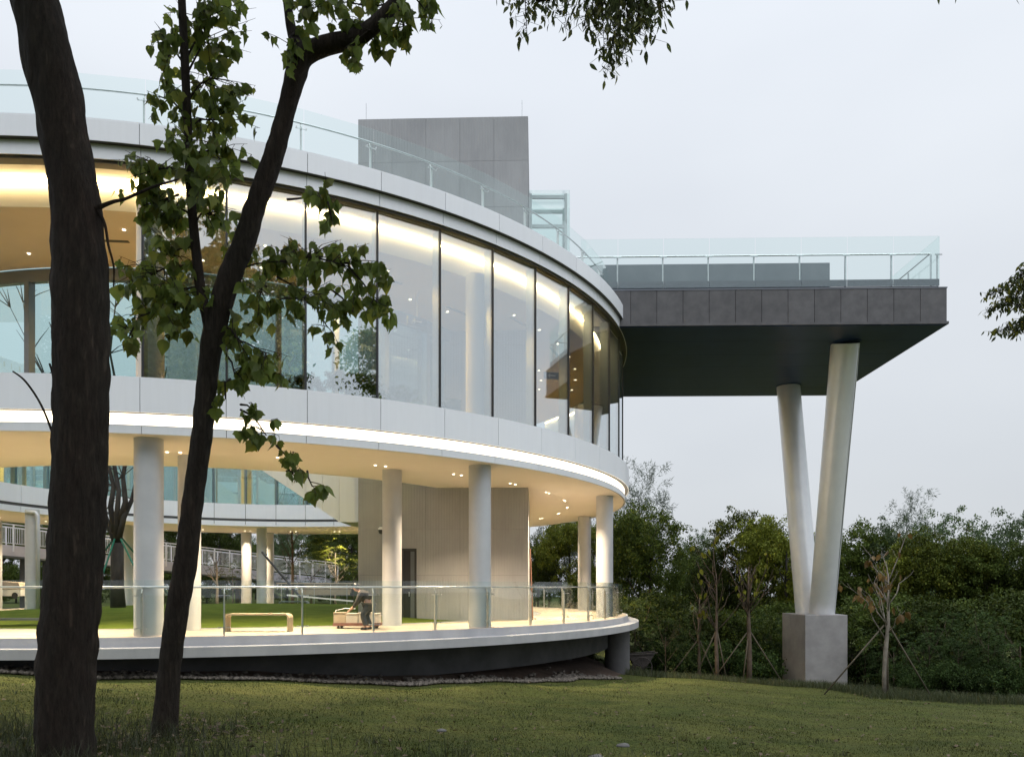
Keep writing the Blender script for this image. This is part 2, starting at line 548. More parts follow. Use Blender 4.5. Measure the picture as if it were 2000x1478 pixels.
M['leaf_hazy'] = leaf_mat('hazy_green_leaf', (0.050, 0.085, 0.050), (0.075, 0.12, 0.062), (0.11, 0.15, 0.07), scale=0.7, spec=0.1, rough=0.7)
M['leaf_frond'] = leaf_mat('feathery_frond', (0.018, 0.042, 0.015), (0.032, 0.066, 0.018), (0.058, 0.095, 0.025), scale=0.9, spec=0.15, rough=0.6)
M['leaf_red'] = leaf_mat('reddish_leaf', (0.09, 0.03, 0.025), (0.13, 0.045, 0.035), (0.12, 0.10, 0.03), scale=2)

def lawn_material(name, straw):
    m, t, b, o = new_mat(name)
    col, _ = noise_mix(t, (0.036, 0.072, 0.010), (0.080, 0.112, 0.016), 0.7, detail=6, stretch=(1, 1.6, 1))
    st, sf = noise_mix(t, (0, 0, 0), (1, 1, 1), 0.95, detail=4, lo=0.46, hi=0.60, stretch=(0.8, 1.2, 1), rough=0.66)
    k = t.nodes.new('ShaderNodeMath'); k.operation = 'MULTIPLY'
    t.links.new(sf, k.inputs[0]); k.inputs[1].default_value = straw
    col = mixc(t, col, (0.235, 0.195, 0.085), k.outputs[0])
    dk, df = noise_mix(t, (0, 0, 0), (1, 1, 1), 1.15, detail=4, lo=0.52, hi=0.64, stretch=(0.7, 1.3, 1), rough=0.6)
    k2 = t.nodes.new('ShaderNodeMath'); k2.operation = 'MULTIPLY'
    t.links.new(df, k2.inputs[0]); k2.inputs[1].default_value = 0.85
    col = mixc(t, col, (0.018, 0.030, 0.010), k2.outputs[0])
    fine, ff = noise_mix(t, (0.45, 0.45, 0.45), (1.5, 1.5, 1.5), 22, detail=6)
    col = mixc(t, col, fine, 1.0, 'MULTIPLY')
    t.links.new(col, b.inputs['Base Color'])
    b.inputs['Roughness'].default_value = 0.95
    b.inputs['Specular IOR Level'].default_value = 0.1
    _, hb = noise_mix(t, (0, 0, 0), (1, 1, 1), 14, detail=8)
    add_bump(t, b, hb, 0.9, 0.05)
    return m
M['lawn'] = lawn_material('lawn_turf', 0.6)
M['grass'] = lawn_material('grass_blade', 0.6)
M['court'] = solid('courtyard_turf', (0.075, 0.11, 0.012), (0.12, 0.155, 0.022), 1.2, rough=0.95, bump=0.8, bscale=18, spec=0.1)
M['weed'] = leaf_mat('weed_blade', (0.018, 0.034, 0.016), (0.030, 0.050, 0.020), (0.07, 0.075, 0.035), scale=2)

# ------------------------------------------------------------------ the ring: centre, grid and levels (heights above the eye)
C = (-12.014, 34.0)          # outer circle
CI = (-12.0, 33.3)           # inner circle
RI = 11.2
T0, NP = 0.2119, 58
DT = 2 * PI / NP
def H(h): return h + EYE
def pol(R, t, h, c=C): return Vector((c[0] + R * sin(t), c[1] - R * cos(t), H(h)))
def tk(k): return T0 + k * DT

FLOOR = -1.154               # terrace floor below the eye
SOFF = 3.50

# ------------------------------------------------------------------ ground
def smooth(x):
    x = np.clip(x, 0, 1)
    return x * x * (3 - 2 * x)
def ground_h(X, Y):
    X = np.asarray(X, float); Y = np.asarray(Y, float)
    Xc = np.clip(X, -18, 22)
    Yc = np.clip(Y, -6, 34)
    h = -1.6 - 0.0517 * Yc - 0.0505 * Xc
    h = h - 0.010 * np.clip(Y - 26, 0, 9) ** 2 * smooth((X - 2) / 8)
    w = smooth((Y - 36) / 12) * smooth((6 - X) / 12)
    h = h * (1 - w) + (-1.30) * w
    w2 = smooth((-17 - X) / 8) * smooth((Y - 20) / 10)
    h = h * (1 - w2) + (-1.30) * w2
    h = h + 0.05 * np.sin(X * 0.9 + 0.4 * Y) * np.sin(Y * 0.7 - 0.3 * X) + 0.02 * np.sin(2.3 * X + 1.1) * np.sin(1.9 * Y)
    return h
def gz(x, y): return float(ground_h(x, y)) + EYE

def make_ground():
    xs = np.concatenate([np.linspace(-320, -40, 15)[:-1], np.linspace(-40, 40, 161), np.linspace(40, 320, 15)[1:]])
    ys = np.concatenate([np.linspace(-120, -8, 15)[:-1], np.linspace(-8, 60, 151), np.linspace(60, 420, 20)[1:]])
    XX, YY = np.meshgrid(xs, ys)
    ZZ = ground_h(XX, YY) + EYE
    V = np.stack([XX.ravel(), YY.ravel(), ZZ.ravel()], 1)
    nx, ny = len(xs), len(ys)
    i = np.arange(nx - 1); j = np.arange(ny - 1)
    I, J = np.meshgrid(i, j)
    a = (J * nx + I).ravel()
    Fc = np.stack([a, a + 1, a + 1 + nx, a + nx], 1)
    o = link(bpy.data.objects.new('ground', np_mesh('ground', V, Fc, M['lawn'], True)))
    tag(o, kind='structure')
make_ground()

# soil bank and pebbles under the overhanging terrace
def make_soil():
    n, m = 150, 14
    ts = np.linspace(-1.3, 1.9, n); rs = np.linspace(14.0, 17.05, m)
    TT, RR = np.meshgrid(ts, rs)
    X = C[0] + RR * np.sin(TT); Y = C[1] - RR * np.cos(TT)
    Z = ground_h(X, Y) + EYE + 0.01 + 0.34 * smooth((16.9 - RR) / 1.8) + 0.04 * np.sin(7 * TT + RR * 3)
    Z[-1] -= 0.06
    V = np.stack([X.ravel(), Y.ravel(), Z.ravel()], 1)
    I, J = np.meshgrid(np.arange(n - 1), np.arange(m - 1))
    a = (J * n + I).ravel()
    Fc = np.stack([a, a + 1, a + 1 + n, a + n], 1)
    o = link(bpy.data.objects.new('soil_bank', np_mesh('soil_bank', V, Fc, M['soil'], True)))
    tag(o, kind='structure')
make_soil()

def ico(level=1):
    bm = bmesh.new()
    bmesh.ops.create_icosphere(bm, subdivisions=level, radius=1)
    V = np.array([v.co[:] for v in bm.verts]); Fc = np.array([[v.index for v in f.verts] for f in bm.faces])
    bm.free()
    return V, Fc

def make_pebbles():
    v, f = ico(1)
    N = 5200
    t = rng.uniform(-0.75, 1.15, N)
    R = 17.25 + 0.12 * np.sin(t * 23) + 0.08 * np.sin(t * 57) - np.abs(rng.normal(0, 0.36, N))
    X = C[0] + R * np.sin(t); Y = C[1] - R * np.cos(t)
    s = rng.uniform(0.025, 0.075, N)
    Z = ground_h(X, Y) + EYE + 0.03 + 0.34 * smooth((16.9 - R) / 1.8) + s * 0.35
    sc = np.stack([s * rng.uniform(0.8, 1.5, N), s * rng.uniform(0.8, 1.4, N), s * rng.uniform(0.5, 0.9, N)], 1)
    a = rng.uniform(0, 6.28, N)
    P = v[None] * sc[:, None]
    P = P + rng.normal(0, 0.12, P.shape) * s[:, None, None]
    x = P[..., 0] * np.cos(a)[:, None] - P[..., 1] * np.sin(a)[:, None]
    y = P[..., 0] * np.sin(a)[:, None] + P[..., 1] * np.cos(a)[:, None]
    P = np.stack([x + X[:, None], y + Y[:, None], P[..., 2] + Z[:, None]], -1)
    Fc = f[None] + (np.arange(N) * len(v))[:, None, None]
    o = link(bpy.data.objects.new('pebble_strip', np_mesh('pebble_strip', P.reshape(-1, 3), Fc.reshape(-1, 3), M['gravel'], True)))
    tag(o, 'strip of grey and brown river pebbles along the lawn under the terrace', 'pebbles', kind='stuff')
make_pebbles()

# ------------------------------------------------------------------ terrace (raised walkway under the ring)
terr = empty('ring_terrace', (C[0], C[1], H(FLOOR)), 'raised curved terrace with buff floor and projecting concrete lip', 'terrace')
MB().arc(C, 13.3, 16.9, H(FLOOR) - 0.30, H(FLOOR), 0, 2 * PI, 232).build('floor', M['deck'], terr, angle=30)
MB().arc(C, 16.9, 16.96, H(-1.42), H(FLOOR) + 0.012, 0, 2 * PI, 232).build('kerb', M['concrete'], terr, angle=30)
MB().arc(C, 16.3, 17.4, H(-1.588), H(-1.36), 0, 2 * PI, 232).build('lip', M['concrete'], terr, angle=30)
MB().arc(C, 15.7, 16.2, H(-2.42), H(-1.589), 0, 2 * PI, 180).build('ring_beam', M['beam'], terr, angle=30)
for t, R, r in ((1.385, 16.55, 0.50), (1.50, 14.2, 0.42), (1.92, 16.4, 0.5)):
    p = pol(R, t, 0)
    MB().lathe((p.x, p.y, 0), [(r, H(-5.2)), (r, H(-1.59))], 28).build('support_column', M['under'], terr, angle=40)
# small drain spouts on the kerb
for px, py in ((651, 1250),):
    q = at(px, py, 19.4)
    MB().box(q, (0.05, 0.12, 0.05)).build('drain_spout', M['black'], terr)

# courtyard
def make_court():
    n, m = 120, 30
    ts = np.linspace(0, 2 * PI, n, endpoint=False); rs = np.linspace(0.05, 12.95, m)
    TT, RR = np.meshgrid(ts, rs)
    X = C[0] + RR * np.sin(TT); Y = C[1] - RR * np.cos(TT)
    Z = H(-1.20) + 0.42 * (1 - (RR / 12.95) ** 2) + 0.03 * np.sin(X * 0.8) * np.sin(Y)
    V = np.stack([X.ravel(), Y.ravel(), Z.ravel()], 1)
    I, J = np.meshgrid(np.arange(n), np.arange(m - 1))
    a = (J * n + I).ravel(); b = (J * n + (I + 1) % n).ravel()
    Fc = np.stack([a, b, b + n, a + n], 1)
    tag(link(bpy.data.objects.new('courtyard_lawn', np_mesh('courtyard_lawn', V, Fc, M['court'], True))), kind='structure')
make_court()
tag(MB().arc(C, 12.6, 13.3, H(-1.30), H(-1.165), 0, 2 * PI, 180).build('gravel_strip', M['grey_gravel'], angle=30), kind='structure')
def court_z(x, y):
    r = math.hypot(x - C[0], y - C[1])
    return H(-1.20) + 0.42 * (1 - (r / 12.95) ** 2)

# ------------------------------------------------------------------ ring pavilion
pav = empty('ring_pavilion', (C[0], C[1], H(FLOOR)), 'white circular pavilion with a glazed upper floor raised on round columns', 'building')
KV = range(-4, 14)            # panels facing the viewer, built one by one
CO = Vector((C[0], C[1], 0))

def arc_panel(R0, R1, z0, z1, gap=0.012, n=4, chamfer=0.0):
    g = gap / R1
    return MB().arc((0, 0), R0, R1, z0, z1, g, DT - g, n)

def fascia(name, R1, h0, h1, thick, gap=0.007):
    back = MB().arc(C, R1 - 0.45, R1 - 0.03, H(h0) + 0.006, H(h1) - 0.006, 0, 2 * PI, 232).build(name, M['panel_back'], pav, angle=30)
    rest = MB().arc(C, R1 - thick, R1, H(h0), H(h1), tk(14), tk(54), 160).build('plain_cladding', M['panel'], back, angle=30)
    me = arc_panel(R1 - thick, R1, H(h0), H(h1), gap).mesh('fascia_panel', M['panel'], angle=30)
    for k in KV:
        put('fascia_panel', me, back, CO, tk(k))
    return back
fascia('parapet_fascia', 17.04, 10.0, 10.47, 0.028)
fascia('eaves_fascia', 16.92, 9.66, 9.985, 0.03)
fascia('floor_edge_fascia', 17.0, 3.96, 4.76, 0.028)
fascia('lower_edge_fascia', 16.86, 3.50, 3.70, 0.03)
MB().arc(C, 16.3, 17.036, H(10.472), H(10.50), 0, 2 * PI, 232).build('parapet_cap', M['panel'], pav, angle=30)
MB().arc(C, 16.5, 17.03, H(9.986), H(9.998), 0, 2 * PI, 232).build('shadow_gap', M['trim'], pav, angle=30)
MB().arc(C, 16.62, 16.86, H(9.60), H(9.658), 0, 2 * PI, 232).build('head_trim', M['trim'], pav, angle=30)
MB().arc(C, 16.60, 16.83, H(3.703), H(3.957), 0, 2 * PI, 232).build('light_strip', M['led'], pav, angle=30)
# roof slab, floor slab, soffit (outer circle C, inner circle CI)
MB().arc(C, RI + 0.1, 16.58, H(10.05), H(10.30), 0, 2 * PI, 232, CI).build('roof_slab', M['inside'], pav, angle=30)
MB().arc(C, RI + 0.1, 16.52, H(3.75), H(4.60), 0, 2 * PI, 232, CI).build('floor_slab', M['floor_in'], pav, angle=30)
MB().arc(C, RI + 0.06, 16.80, H(SOFF), H(3.60), 0, 2 * PI, 232, CI).build('soffit', M['soffit'], pav, angle=30)
# ceiling with perimeter light cove
MB().arc(C, RI + 0.5, 15.80, H(9.02), H(9.16), 0, 2 * PI, 232, CI).build('ceiling', M['inside'], pav, angle=30)
MB().arc(C, 15.70, 15.80, H(9.161), H(9.74), 0, 2 * PI, 232).build('cove_wall', M['inside'], pav, angle=30)
MB().arc(C, 15.801, 16.60, H(9.70), H(9.78), 0, 2 * PI, 232).build('cove_top', M['inside'], pav, angle=30)
MB().arc(C, 15.86, 15.90, H(9.63), H(9.665), 0, 2 * PI, 232).build('cove_light', M['cove'], pav, angle=30)

# outer curtain wall
RG = 16.74
cw = MB().arc(C, RG - 0.12, RG + 0.02, H(4.60), H(4.745), 0, 2 * PI, 232).build('curtain_wall', M['gasket'], pav, angle=30)
half = RG * sin(DT / 2)
apo = RG * cos(DT / 2)
pane = MB().box((0, -apo, H(7.17)), (2 * half - 0.03, 0.024, 4.85)).mesh('glass_pane', M['glass'])
fin = MB().box((0, -(RG - 0.17), H(7.17)), (0.055, 0.30, 4.85))
fin = fin.mesh('mullion', M['mullion'])
edge = MB().box((0, -(RG + 0.01), H(7.17)), (0.05, 0.055, 4.85)).mesh('mullion_cap', M['gasket'])
for k in range(NP):
    if -5 <= k <= 17 or 23 <= k <= 46:
        put('glass_pane', pane, cw, CO, tk(k) + DT / 2)
        mu = put('mullion', fin, cw, CO, tk(k))
        if -5 <= k <= 14:
            put('mullion_cap', edge, cw, CO, tk(k))

# inner ring: fascias and glazing facing the courtyard
NI = 42
DI = 2 * PI / NI
CIO = Vector((CI[0], CI[1], 0))
inner = MB().arc(CI, RI + 0.04, RI + 0.4, H(3.61), H(4.74), 0, 2 * PI, 168).build('courtyard_fascia', M['panel_back'], pav, angle=30)
ip1 = MB().arc((0, 0), RI, RI + 0.03, H(3.92), H(4.76), 0.0012, DI - 0.0012, 4).mesh('fascia_panel', M['panel'], angle=30)
ip2 = MB().arc((0, 0), RI + 0.02, RI + 0.05, H(3.50), H(3.78), 0.0012, DI - 0.0012, 4).mesh('lower_fascia_panel', M['panel'], angle=30)
for k in range(NI):
    put('fascia_panel', ip1, inner, CIO, k * DI)
    put('lower_fascia_panel', ip2, inner, CIO, k * DI)
MB().arc(CI, RI + 0.1, RI + 0.5, H(9.5), H(10.45), 0, 2 * PI, 168).build('courtyard_parapet', M['panel'], pav, angle=30)
RIG = 11.45
icw = MB().arc(CI, RIG, RIG + 0.14, H(4.6), H(4.745), 0, 2 * PI, 168).build('courtyard_glazing', M['gasket'], pav, angle=30)
ihalf, iapo = RIG * math.tan(DI / 2), RIG
ipane = MB().box((0, -iapo, H(7.1)), (2 * ihalf - 0.03, 0.024, 4.7)).mesh('glass_pane', M['glass_in'])
MB().arc(CI, RIG + 0.03, RIG + 0.2, H(8.66), H(9.015), 0, 2 * PI, 168).build('transom', M['mullion'], icw, angle=30)
ifin = MB().box((0, -(RIG / cos(DI / 2) + 0.13), H(6.68)), (0.15, 0.24, 3.94)).mesh('mullion', M['mullion'])
for k in range(NI):
    put('glass_pane', ipane, icw, CIO, k * DI + DI / 2)
    put('mullion', ifin, icw, CIO, k * DI)

# columns: outer row every fifth joint, inner row, both running up through the glazed floor
col_o = MB().lathe((0, 0, 0), [(0.325, H(FLOOR)), (0.325, H(SOFF) + 0.05)], 36).mesh('column', M['column'], angle=40)
col_ou = MB().lathe((0, 0, 0), [(0.31, H(4.6)), (0.31, H(9.03))], 32).mesh('upper_column', M['inside'], angle=40)
col_i = MB().lathe((0, 0, 0), [(0.29, H(FLOOR) - 0.1), (0.29, H(SOFF) + 0.05)], 32).mesh('column', M['column'], angle=40)
for j in range(-3, 9):
    t = T0 + j * 5 * DT
    if j == 8: t = T0 - 4 * 5 * DT
    p = pol(16.2, t, 0)
    put('column', col_o, pav, (p.x, p.y, 0))
    p2 = pol(16.05, t, 0)
    put('upper_column', col_ou, pav, (p2.x, p2.y, 0))
for t, R in ((0.245, 13.85), (0.653, 13.85), (-0.3, 13.85), (2.35, 13.6)):
    p = pol(R, t, 0)
    put('column', col_i, pav, (p.x, p.y, 0))
# far columns on the courtyard side (seen under the near soffit)
for px, d in ((63, 35.3), (250, 43.5), (511, 45.6), (526, 49.5)):
    put('column', col_i, pav, ((px - 1000) / F * d, d, 0))
q = Vector(((74 - 1000) / F * 35.0, 35.0, 0))
MB().tube([(q.x - 0.55, q.y, H(3.42)), (q.x - 0.1, q.y, H(3.40)), (q.x, q.y, H(3.25)), (q.x, q.y, H(FLOOR))], 0.09, 10).build('downpipe', M['column'], pav, smooth=True)

# recessed downlights in the outdoor soffit (pairs) and in the ceiling
lens = MB().lathe((0, 0, 0), [(0.036, 0), (0.036, 0.02)], 12).mesh('downlight', M['spot'], angle=40)
ld = bpy.data.lights.new('soffit_downlight', 'AREA')
ld.shape = 'DISK'; ld.size = 0.25; ld.energy = 520; ld.color = (1.0, 0.76, 0.50); ld.spread = math.radians(115)
ld2 = ld.copy(); ld2.energy = 280
ld3 = ld.copy(); ld3.energy = 390
for j in range(-5, 27):
    t = 0.225 + j * 0.19
    for s in (-0.16, 0.16):
        p = pol(14.45, t + s / 14.45, SOFF - 0.012)
        o = put('downlight', lens, pav, p)
    if j % 2 == 1:
        L = link(bpy.data.objects.new('downlight_lamp', ld3 if j == 3 else ld if j < 8 else ld2))
        L.location = pol(14.9, t, SOFF - 0.03)
        under(L, pav)
li = bpy.data.lights.new('ceiling_downlight', 'AREA')
li.shape = 'DISK'; li.size = 0.25; li.energy = 235; li.color = (1.0, 0.57, 0.12); li.spread = math.radians(150)
for j in range(-3, 14):
    t = 0.15 + j * 0.115
    for R in (13.3, 14.8):
        put('ceiling_downlight', lens, pav, pol(R, t, 9.005))
    if j % 4 == 0:
        L = link(bpy.data.objects.new('ceiling_lamp', li))
        L.location = pol(14.0, t, 8.98)
        under(L, pav)
for j in range(16, 48, 5):
    L = link(bpy.data.objects.new('ceiling_lamp', li))
    L.location = pol(14.0, 0.15 + j * 0.115, 8.98)
    under(L, pav)
slot = MB().box((0, 0, 0), (1.2, 0.12, 0.012)).mesh('air_slot', M['charcoal'])
for t, R in ((0.35, 14.0), (0.62, 14.2), (0.86, 13.6), (1.0, 14.6), (1.12, 13.4), (0.1, 14.1), (1.25, 14.4)):
    p = pol(R, t, 9.012)
    put('air_slot', slot, pav, p, t)
# hanging direction signs indoors
def hanging_sign(p, rz, label):
    s = empty('direction_sign', p, label, 'sign', 'hanging signs')
    R_ = Matrix.Rotation(rz, 3, 'Z')
    def part(name, mat, boxes):
        m = MB()
        for c, sz in boxes:
            m.box(Vector(p) + R_ @ Vector(c), sz, rz)
        return m.build(name, mat, s)
    part('sign_board', M['charcoal'], [((0, 0, 0), (0.62, 0.05, 0.26))])
    part('arrow', M['white'], [((0.02, -0.03, 0), (0.24, 0.012, 0.035)), ((-0.09, -0.03, 0.03), (0.03, 0.012, 0.09)), ((-0.09, -0.03, -0.03), (0.03, 0.012, 0.09)), ((-0.12, -0.03, 0), (0.05, 0.012, 0.05))])
    part('hanger', M['steel'], [((0, 0, 0.55), (0.015, 0.015, 0.84))])
hanging_sign(pol(14.2, 0.70, 8.0), 0.5, 'small hanging arrow sign behind the glass above the inner door frame')
hanging_sign(pol(14.4, 1.22, 8.0), 0.2, 'small hanging arrow sign in the amber corner of the glazed floor')

# ------------------------------------------------------------------ railings
def ring_rail(name, label, R, h_foot, h_glass0, h_glass1, h_hand, ks, postmat, k_end):
    r = empty(name, (C[0], C[1], H(h_foot)), label, 'railing')
    hw, ap = R * sin(DT / 2), R * cos(DT / 2)
    pm = MB().box((0, -ap, H((h_glass0 + h_glass1) / 2)), (2 * hw - 0.018, 0.016, h_glass1 - h_glass0)).mesh('glass_pane', M['rail_glass'])
    Rp = R - 0.11
    po = MB().box((0, -Rp, H((h_foot + h_hand - 0.14) / 2)), (0.035, 0.075, h_hand - 0.14 - h_foot))
    po.bar((0, -Rp, H(h_hand - 0.15)), (0, -(Rp - 0.0) + 0.07, H(h_hand - 0.02)), 0.022, 0.03)
    po = po.mesh('post', postmat)
    cl = MB()
    for hh in (h_hand - 0.20, h_foot + 0.20):
        cl.bar((-0.14, -(Rp + 0.05), H(hh)), (0.14, -(Rp + 0.05), H(hh)), 0.016)
        for s in (-0.12, 0.12):
            cl.bar((s, -(Rp + 0.04), H(hh)), (s, -(R + 0.02), H(hh)), 0.026)
    cl = cl.mesh('glass_clamp', M['steel'])
    for k in ks:
        put('glass_pane', pm, r, CO, tk(k) + DT / 2)
        p = put('post', po, r, CO, tk(k) - 0.0035)
        c = link(bpy.data.objects.new('glass_clamp', cl)); c.parent = p
    n = 260
    t0, t1 = tk(ks[0]), tk(k_end)
    MB().tube([pol(Rp - 0.05, t0 + (t1 - t0) * i / n, h_hand) for i in range(n + 1)], 0.024, 10).build('handrail', M['steel'], r, smooth=True)
    return r
ring_rail('roof_railing', 'glass railing with steel handrail around the pavilion roof edge', 16.5, 10.31, 10.34, 11.82, 11.56, range(-5, 15), M['post_white'], 15)
ring_rail('terrace_railing', 'frameless glass railing with steel handrail along the terrace edge', 16.72, FLOOR, FLOOR + 0.05, 0.16, 0.0, range(-6, 27), M['post'], 27)
# inner railing across the far terrace
fr = empty('courtyard_railing', pol(12.7, 2.75, FLOOR), 'pale timber handrail on thin posts beyond the courtyard lawn', 'railing')
pa, pb = at(540, 1139, 42), at(700, 1139, 42)
MB().tube([pa, pb], 0.035, 8).build('handrail', M['wood'], fr)
for i in range(5):
    p = pa.lerp(pb, (i + 0.3) / 5)
    MB().bar((p.x, p.y, H(-1.25)), p, 0.03).build('post', M['post'], fr)

# ------------------------------------------------------------------ concrete tower
TR = math.radians(-1.8)
tw0 = Vector((-5.45, 27.15, 0))          # front left corner
ux = Vector((cos(TR), sin(TR), 0)); uy = Vector((-sin(TR), cos(TR), 0))
TWW, TWD, TWH0, TWH1 = 6.02, 6.4, -1.20, 16.55
tow = empty('concrete_tower', tw0 + Vector((TWW / 2, TWD / 2, H(TWH0))), 'grey ribbed concrete stair tower rising through the ring roof', 'tower')
def tw(x, y, h): return tw0 + ux * x + uy * y + Vector((0, 0, H(h)))
core = MB()
core.extrude([tw(0.05, 0.05, TWH0), tw(TWW - 0.05, 0.05, TWH0), tw(TWW - 0.05, 0.05, TWH1 - 0.04), tw(0.05, 0.05, TWH1 - 0.04)], uy * (TWD - 0.1))
core.build('core', M['panel_back'], tow)
NCOL, PH = 5, 1.62
pw = TWW / NCOL
rows = []
h = TWH0
while h < TWH1 - 0.05:
    rows.append((h, min(h + PH, TWH1)))
    h += PH
DX0, DX1, DH = 1.56, 2.08, 1.36          # door opening in the front face
for (a, b) in rows:
    for c in range(NCOL):
        x0, x1 = c * pw + 0.0035, (c + 1) * pw - 0.0035
        segs = [(x0, x1, a, b)]
        if a < DH and x1 > DX0 and x0 < DX1:
            segs = []
            if x0 < DX0: segs.append((x0, DX0, a, b))
            if x1 > DX1: segs.append((DX1, x1, a, b))
            if b > DH: segs.append((max(x0, DX0), min(x1, DX1), max(a, DH), b))
        for (xa, xb, ha, hb) in segs:
            if xb - xa < 0.02 or hb - ha < 0.02: continue
            off = random.uniform(-0.002, 0.002)
            MB().extrude([tw(xa, off, ha + 0.0035), tw(xb, off, ha + 0.0035), tw(xb, off, hb - 0.0035), tw(xa, off, hb - 0.0035)], uy * 0.06).build('wall_panel', M['tower'], tow)
for s, x in ((0, 0.0), (1, TWW)):
    for c in range(4):
        for (a, b) in ((TWH0, 3.3), (3.3, 8.2), (8.2, 12.2), (12.2, TWH1)):
            y0, y1 = c * TWD / 4 + (0.07 if c == 0 else 0.006), (c + 1) * TWD / 4 - 0.006
            MB().extrude([tw(x, y0, a + 0.006), tw(x, y1, a + 0.006), tw(x, y1, b - 0.006), tw(x, y0, b - 0.006)], ux * (0.05 if s == 0 else -0.05)).build('side_panel', M['tower'], tow)
dr = MB().extrude([tw(DX0 + 0.02, 0.035, TWH0), tw(DX1 - 0.02, 0.035, TWH0), tw(DX1 - 0.02, 0.035, DH - 0.02), tw(DX0 + 0.02, 0.035, DH - 0.02)], uy * 0.05).build('door', M['black'], tow)
fm = MB()
for xa, xb, ha, hb in ((DX0, DX0 + 0.05, TWH0, DH), (DX1 - 0.05, DX1, TWH0, DH), (DX0 + 0.05, DX1 - 0.05, DH - 0.06, DH)):
    fm.extrude([tw(xa, -0.01, ha), tw(xb, -0.01, ha), tw(xb, -0.01, hb), tw(xa, -0.01, hb)], uy * 0.06)
fm.build('door_frame', M['gasket'], dr)
MB().extrude([tw(DX0 + 0.30, 0.015, TWH0 + 0.05), tw(DX0 + 0.44, 0.015, TWH0 + 0.05), tw(DX0 + 0.44, 0.015, DH - 0.1), tw(DX0 + 0.30, 0.015, DH - 0.1)], uy * 0.018).build('door_glass', M['charcoal'], dr)
MB().box(tw(DX0 + 0.26, -0.02, -0.25), (0.03, 0.04, 0.16)).build('door_handle', M['steel'], dr)
for x in (0.22, TWW - 0.22):
    MB().tube([tw(x, 0.3, TWH1 - 0.05), tw(x, 0.3, TWH1 + 0.75)], 0.011, 6).build('lightning_rod', M['steel'], tow)
cab = [tw(0.25, 0.15, TWH1), tw(0.4, 0.15, TWH1 + 0.06)] + [tw(0.4 + i * 0.55, 0.15, TWH1 + 0.07) for i in range(1, 10)] + [tw(TWW - 0.3, 0.15, TWH1)]
MB().tube(cab, 0.012, 6).build('safety_cable', M['steel'], tow)
# dome camera on the tower's left edge
dc = empty('dome_camera', tw(0.86, -0.15, 2.0), 'dark dome security camera on the tower wall beside the column', 'camera')
MB().lathe(tw(0.86, -0.19, 1.86), [(0.02, 0.0), (0.075, 0.03), (0.1, 0.1), (0.105, 0.15)], 16).build('dome', M['black'], dc, smooth=True)
MB().lathe(tw(0.86, -0.19, 2.012), [(0.115, 0.0), (0.115, 0.05), (0.05, 0.1)], 16).build('housing', M['white'], dc, angle=40)
MB().bar(tw(0.86, -0.19, 2.06), tw(0.86, 0.0, 2.06), 0.05).build('bracket', M['white'], dc)
# reddish board leaning on the tower's right edge
MB().bar(tw(TWW + 0.16, 0.0, -1.15), tw(TWW + 0.07, 0.02, 1.35), 0.10, 0.03).build('leaning_board', solid('reddish_board', (0.22, 0.10, 0.06), rough=0.7))
bpy.data.objects['leaning_board']['label'] = 'reddish timber board leaning upright against the tower corner'
bpy.data.objects['leaning_board']['category'] = 'board'

# white stair enclosure between tower and courtyard
st = empty('stair_enclosure', Vector((-8, 28.6, H(2.4))), 'white panelled stair enclosure with a sloping underside beside the tower', 'stair')
sl = 0.664
xs_ = [-5.50, -6.36, -7.0, -7.64, -8.28, -8.92, -9.56, -10.2, -10.84, -11.48, -12.12, -12.76]
def sb(x): return 2.4 if x >= -6.36 else 2.4 + (-6.36 - x) * sl
for a, b in zip(xs_[:-1], xs_[1:]):
    g = 0.006
    MB().extrude([(a - g, 28.3, H(sb(a))), (b + g, 28.3, H(sb(b))), (b + g, 28.3, H(sb(b) + 3.4)), (a - g, 28.3, H(sb(a) + 3.4))], (0, 0.04, 0)).build('stair_panel', M['panel'], st)
MB().extrude([(-5.5, 28.34, H(2.41)), (-6.36, 28.34, H(2.41)), (-12.76, 28.34, H(sb(-12.76) + 0.01)), (-12.76, 28.34, H(sb(-12.76) + 3.38)), (-5.5, 28.34, H(5.78))], (0, 2.4, 0)).build('stair_body', M['soffit'], st)

# glazed roof hut behind the railing
hut = empty('roof_hut', Vector((1.35, 29.0, H(10.3))), 'small glazed roof hut with grey steel frame beside the tower', 'hut')
HX0, HX1, HY0, HY1, HT = 0.62, 1.98, 28.2, 29.3, 14.45
M['hut'] = solid('pale_grey_frame', (0.58, 0.60, 0.63), rough=0.4)
MB().box(((HX0 + HX1) / 2 + 0.06, (HY0 + HY1) / 2, H(HT) + 0.05), (HX1 - HX0 + 0.16, HY1 - HY0 + 0.3, 0.03)).build('hut_roof', M['rail_glass'], hut)
for (x, y) in ((HX0 + 0.06, HY0), (HX1, HY0), (HX0 + 0.06, HY1), (HX1, HY1)):
    MB().box((x, y, H((10.3 + HT) / 2)), (0.10, 0.10, HT - 10.3)).build('hut_post', M['hut'], hut)
for y in (HY0, HY1):
    for hh in ((HT - 0.12, HT - 1.2) if y == HY0 else (HT - 0.12,)):
        MB().box(((HX0 + HX1) / 2 + 0.03, y, H(hh)), (HX1 - HX0 - 0.17, 0.08, 0.12)).build('hut_rail', M['hut'], hut)
    MB().box(((HX0 + HX1) / 2 + 0.1, y - 0.07, H((10.3 + HT) / 2)), (HX1 - HX0 + 0.1, 0.016, HT - 10.35)).build('glass_pane', M['rail_glass'], hut)
MB().box((HX1 + 0.13, (HY0 + HY1) / 2, H((10.3 + HT) / 2)), (0.016, HY1 - HY0, HT - 10.35)).build('glass_pane', M['rail_glass'], hut)

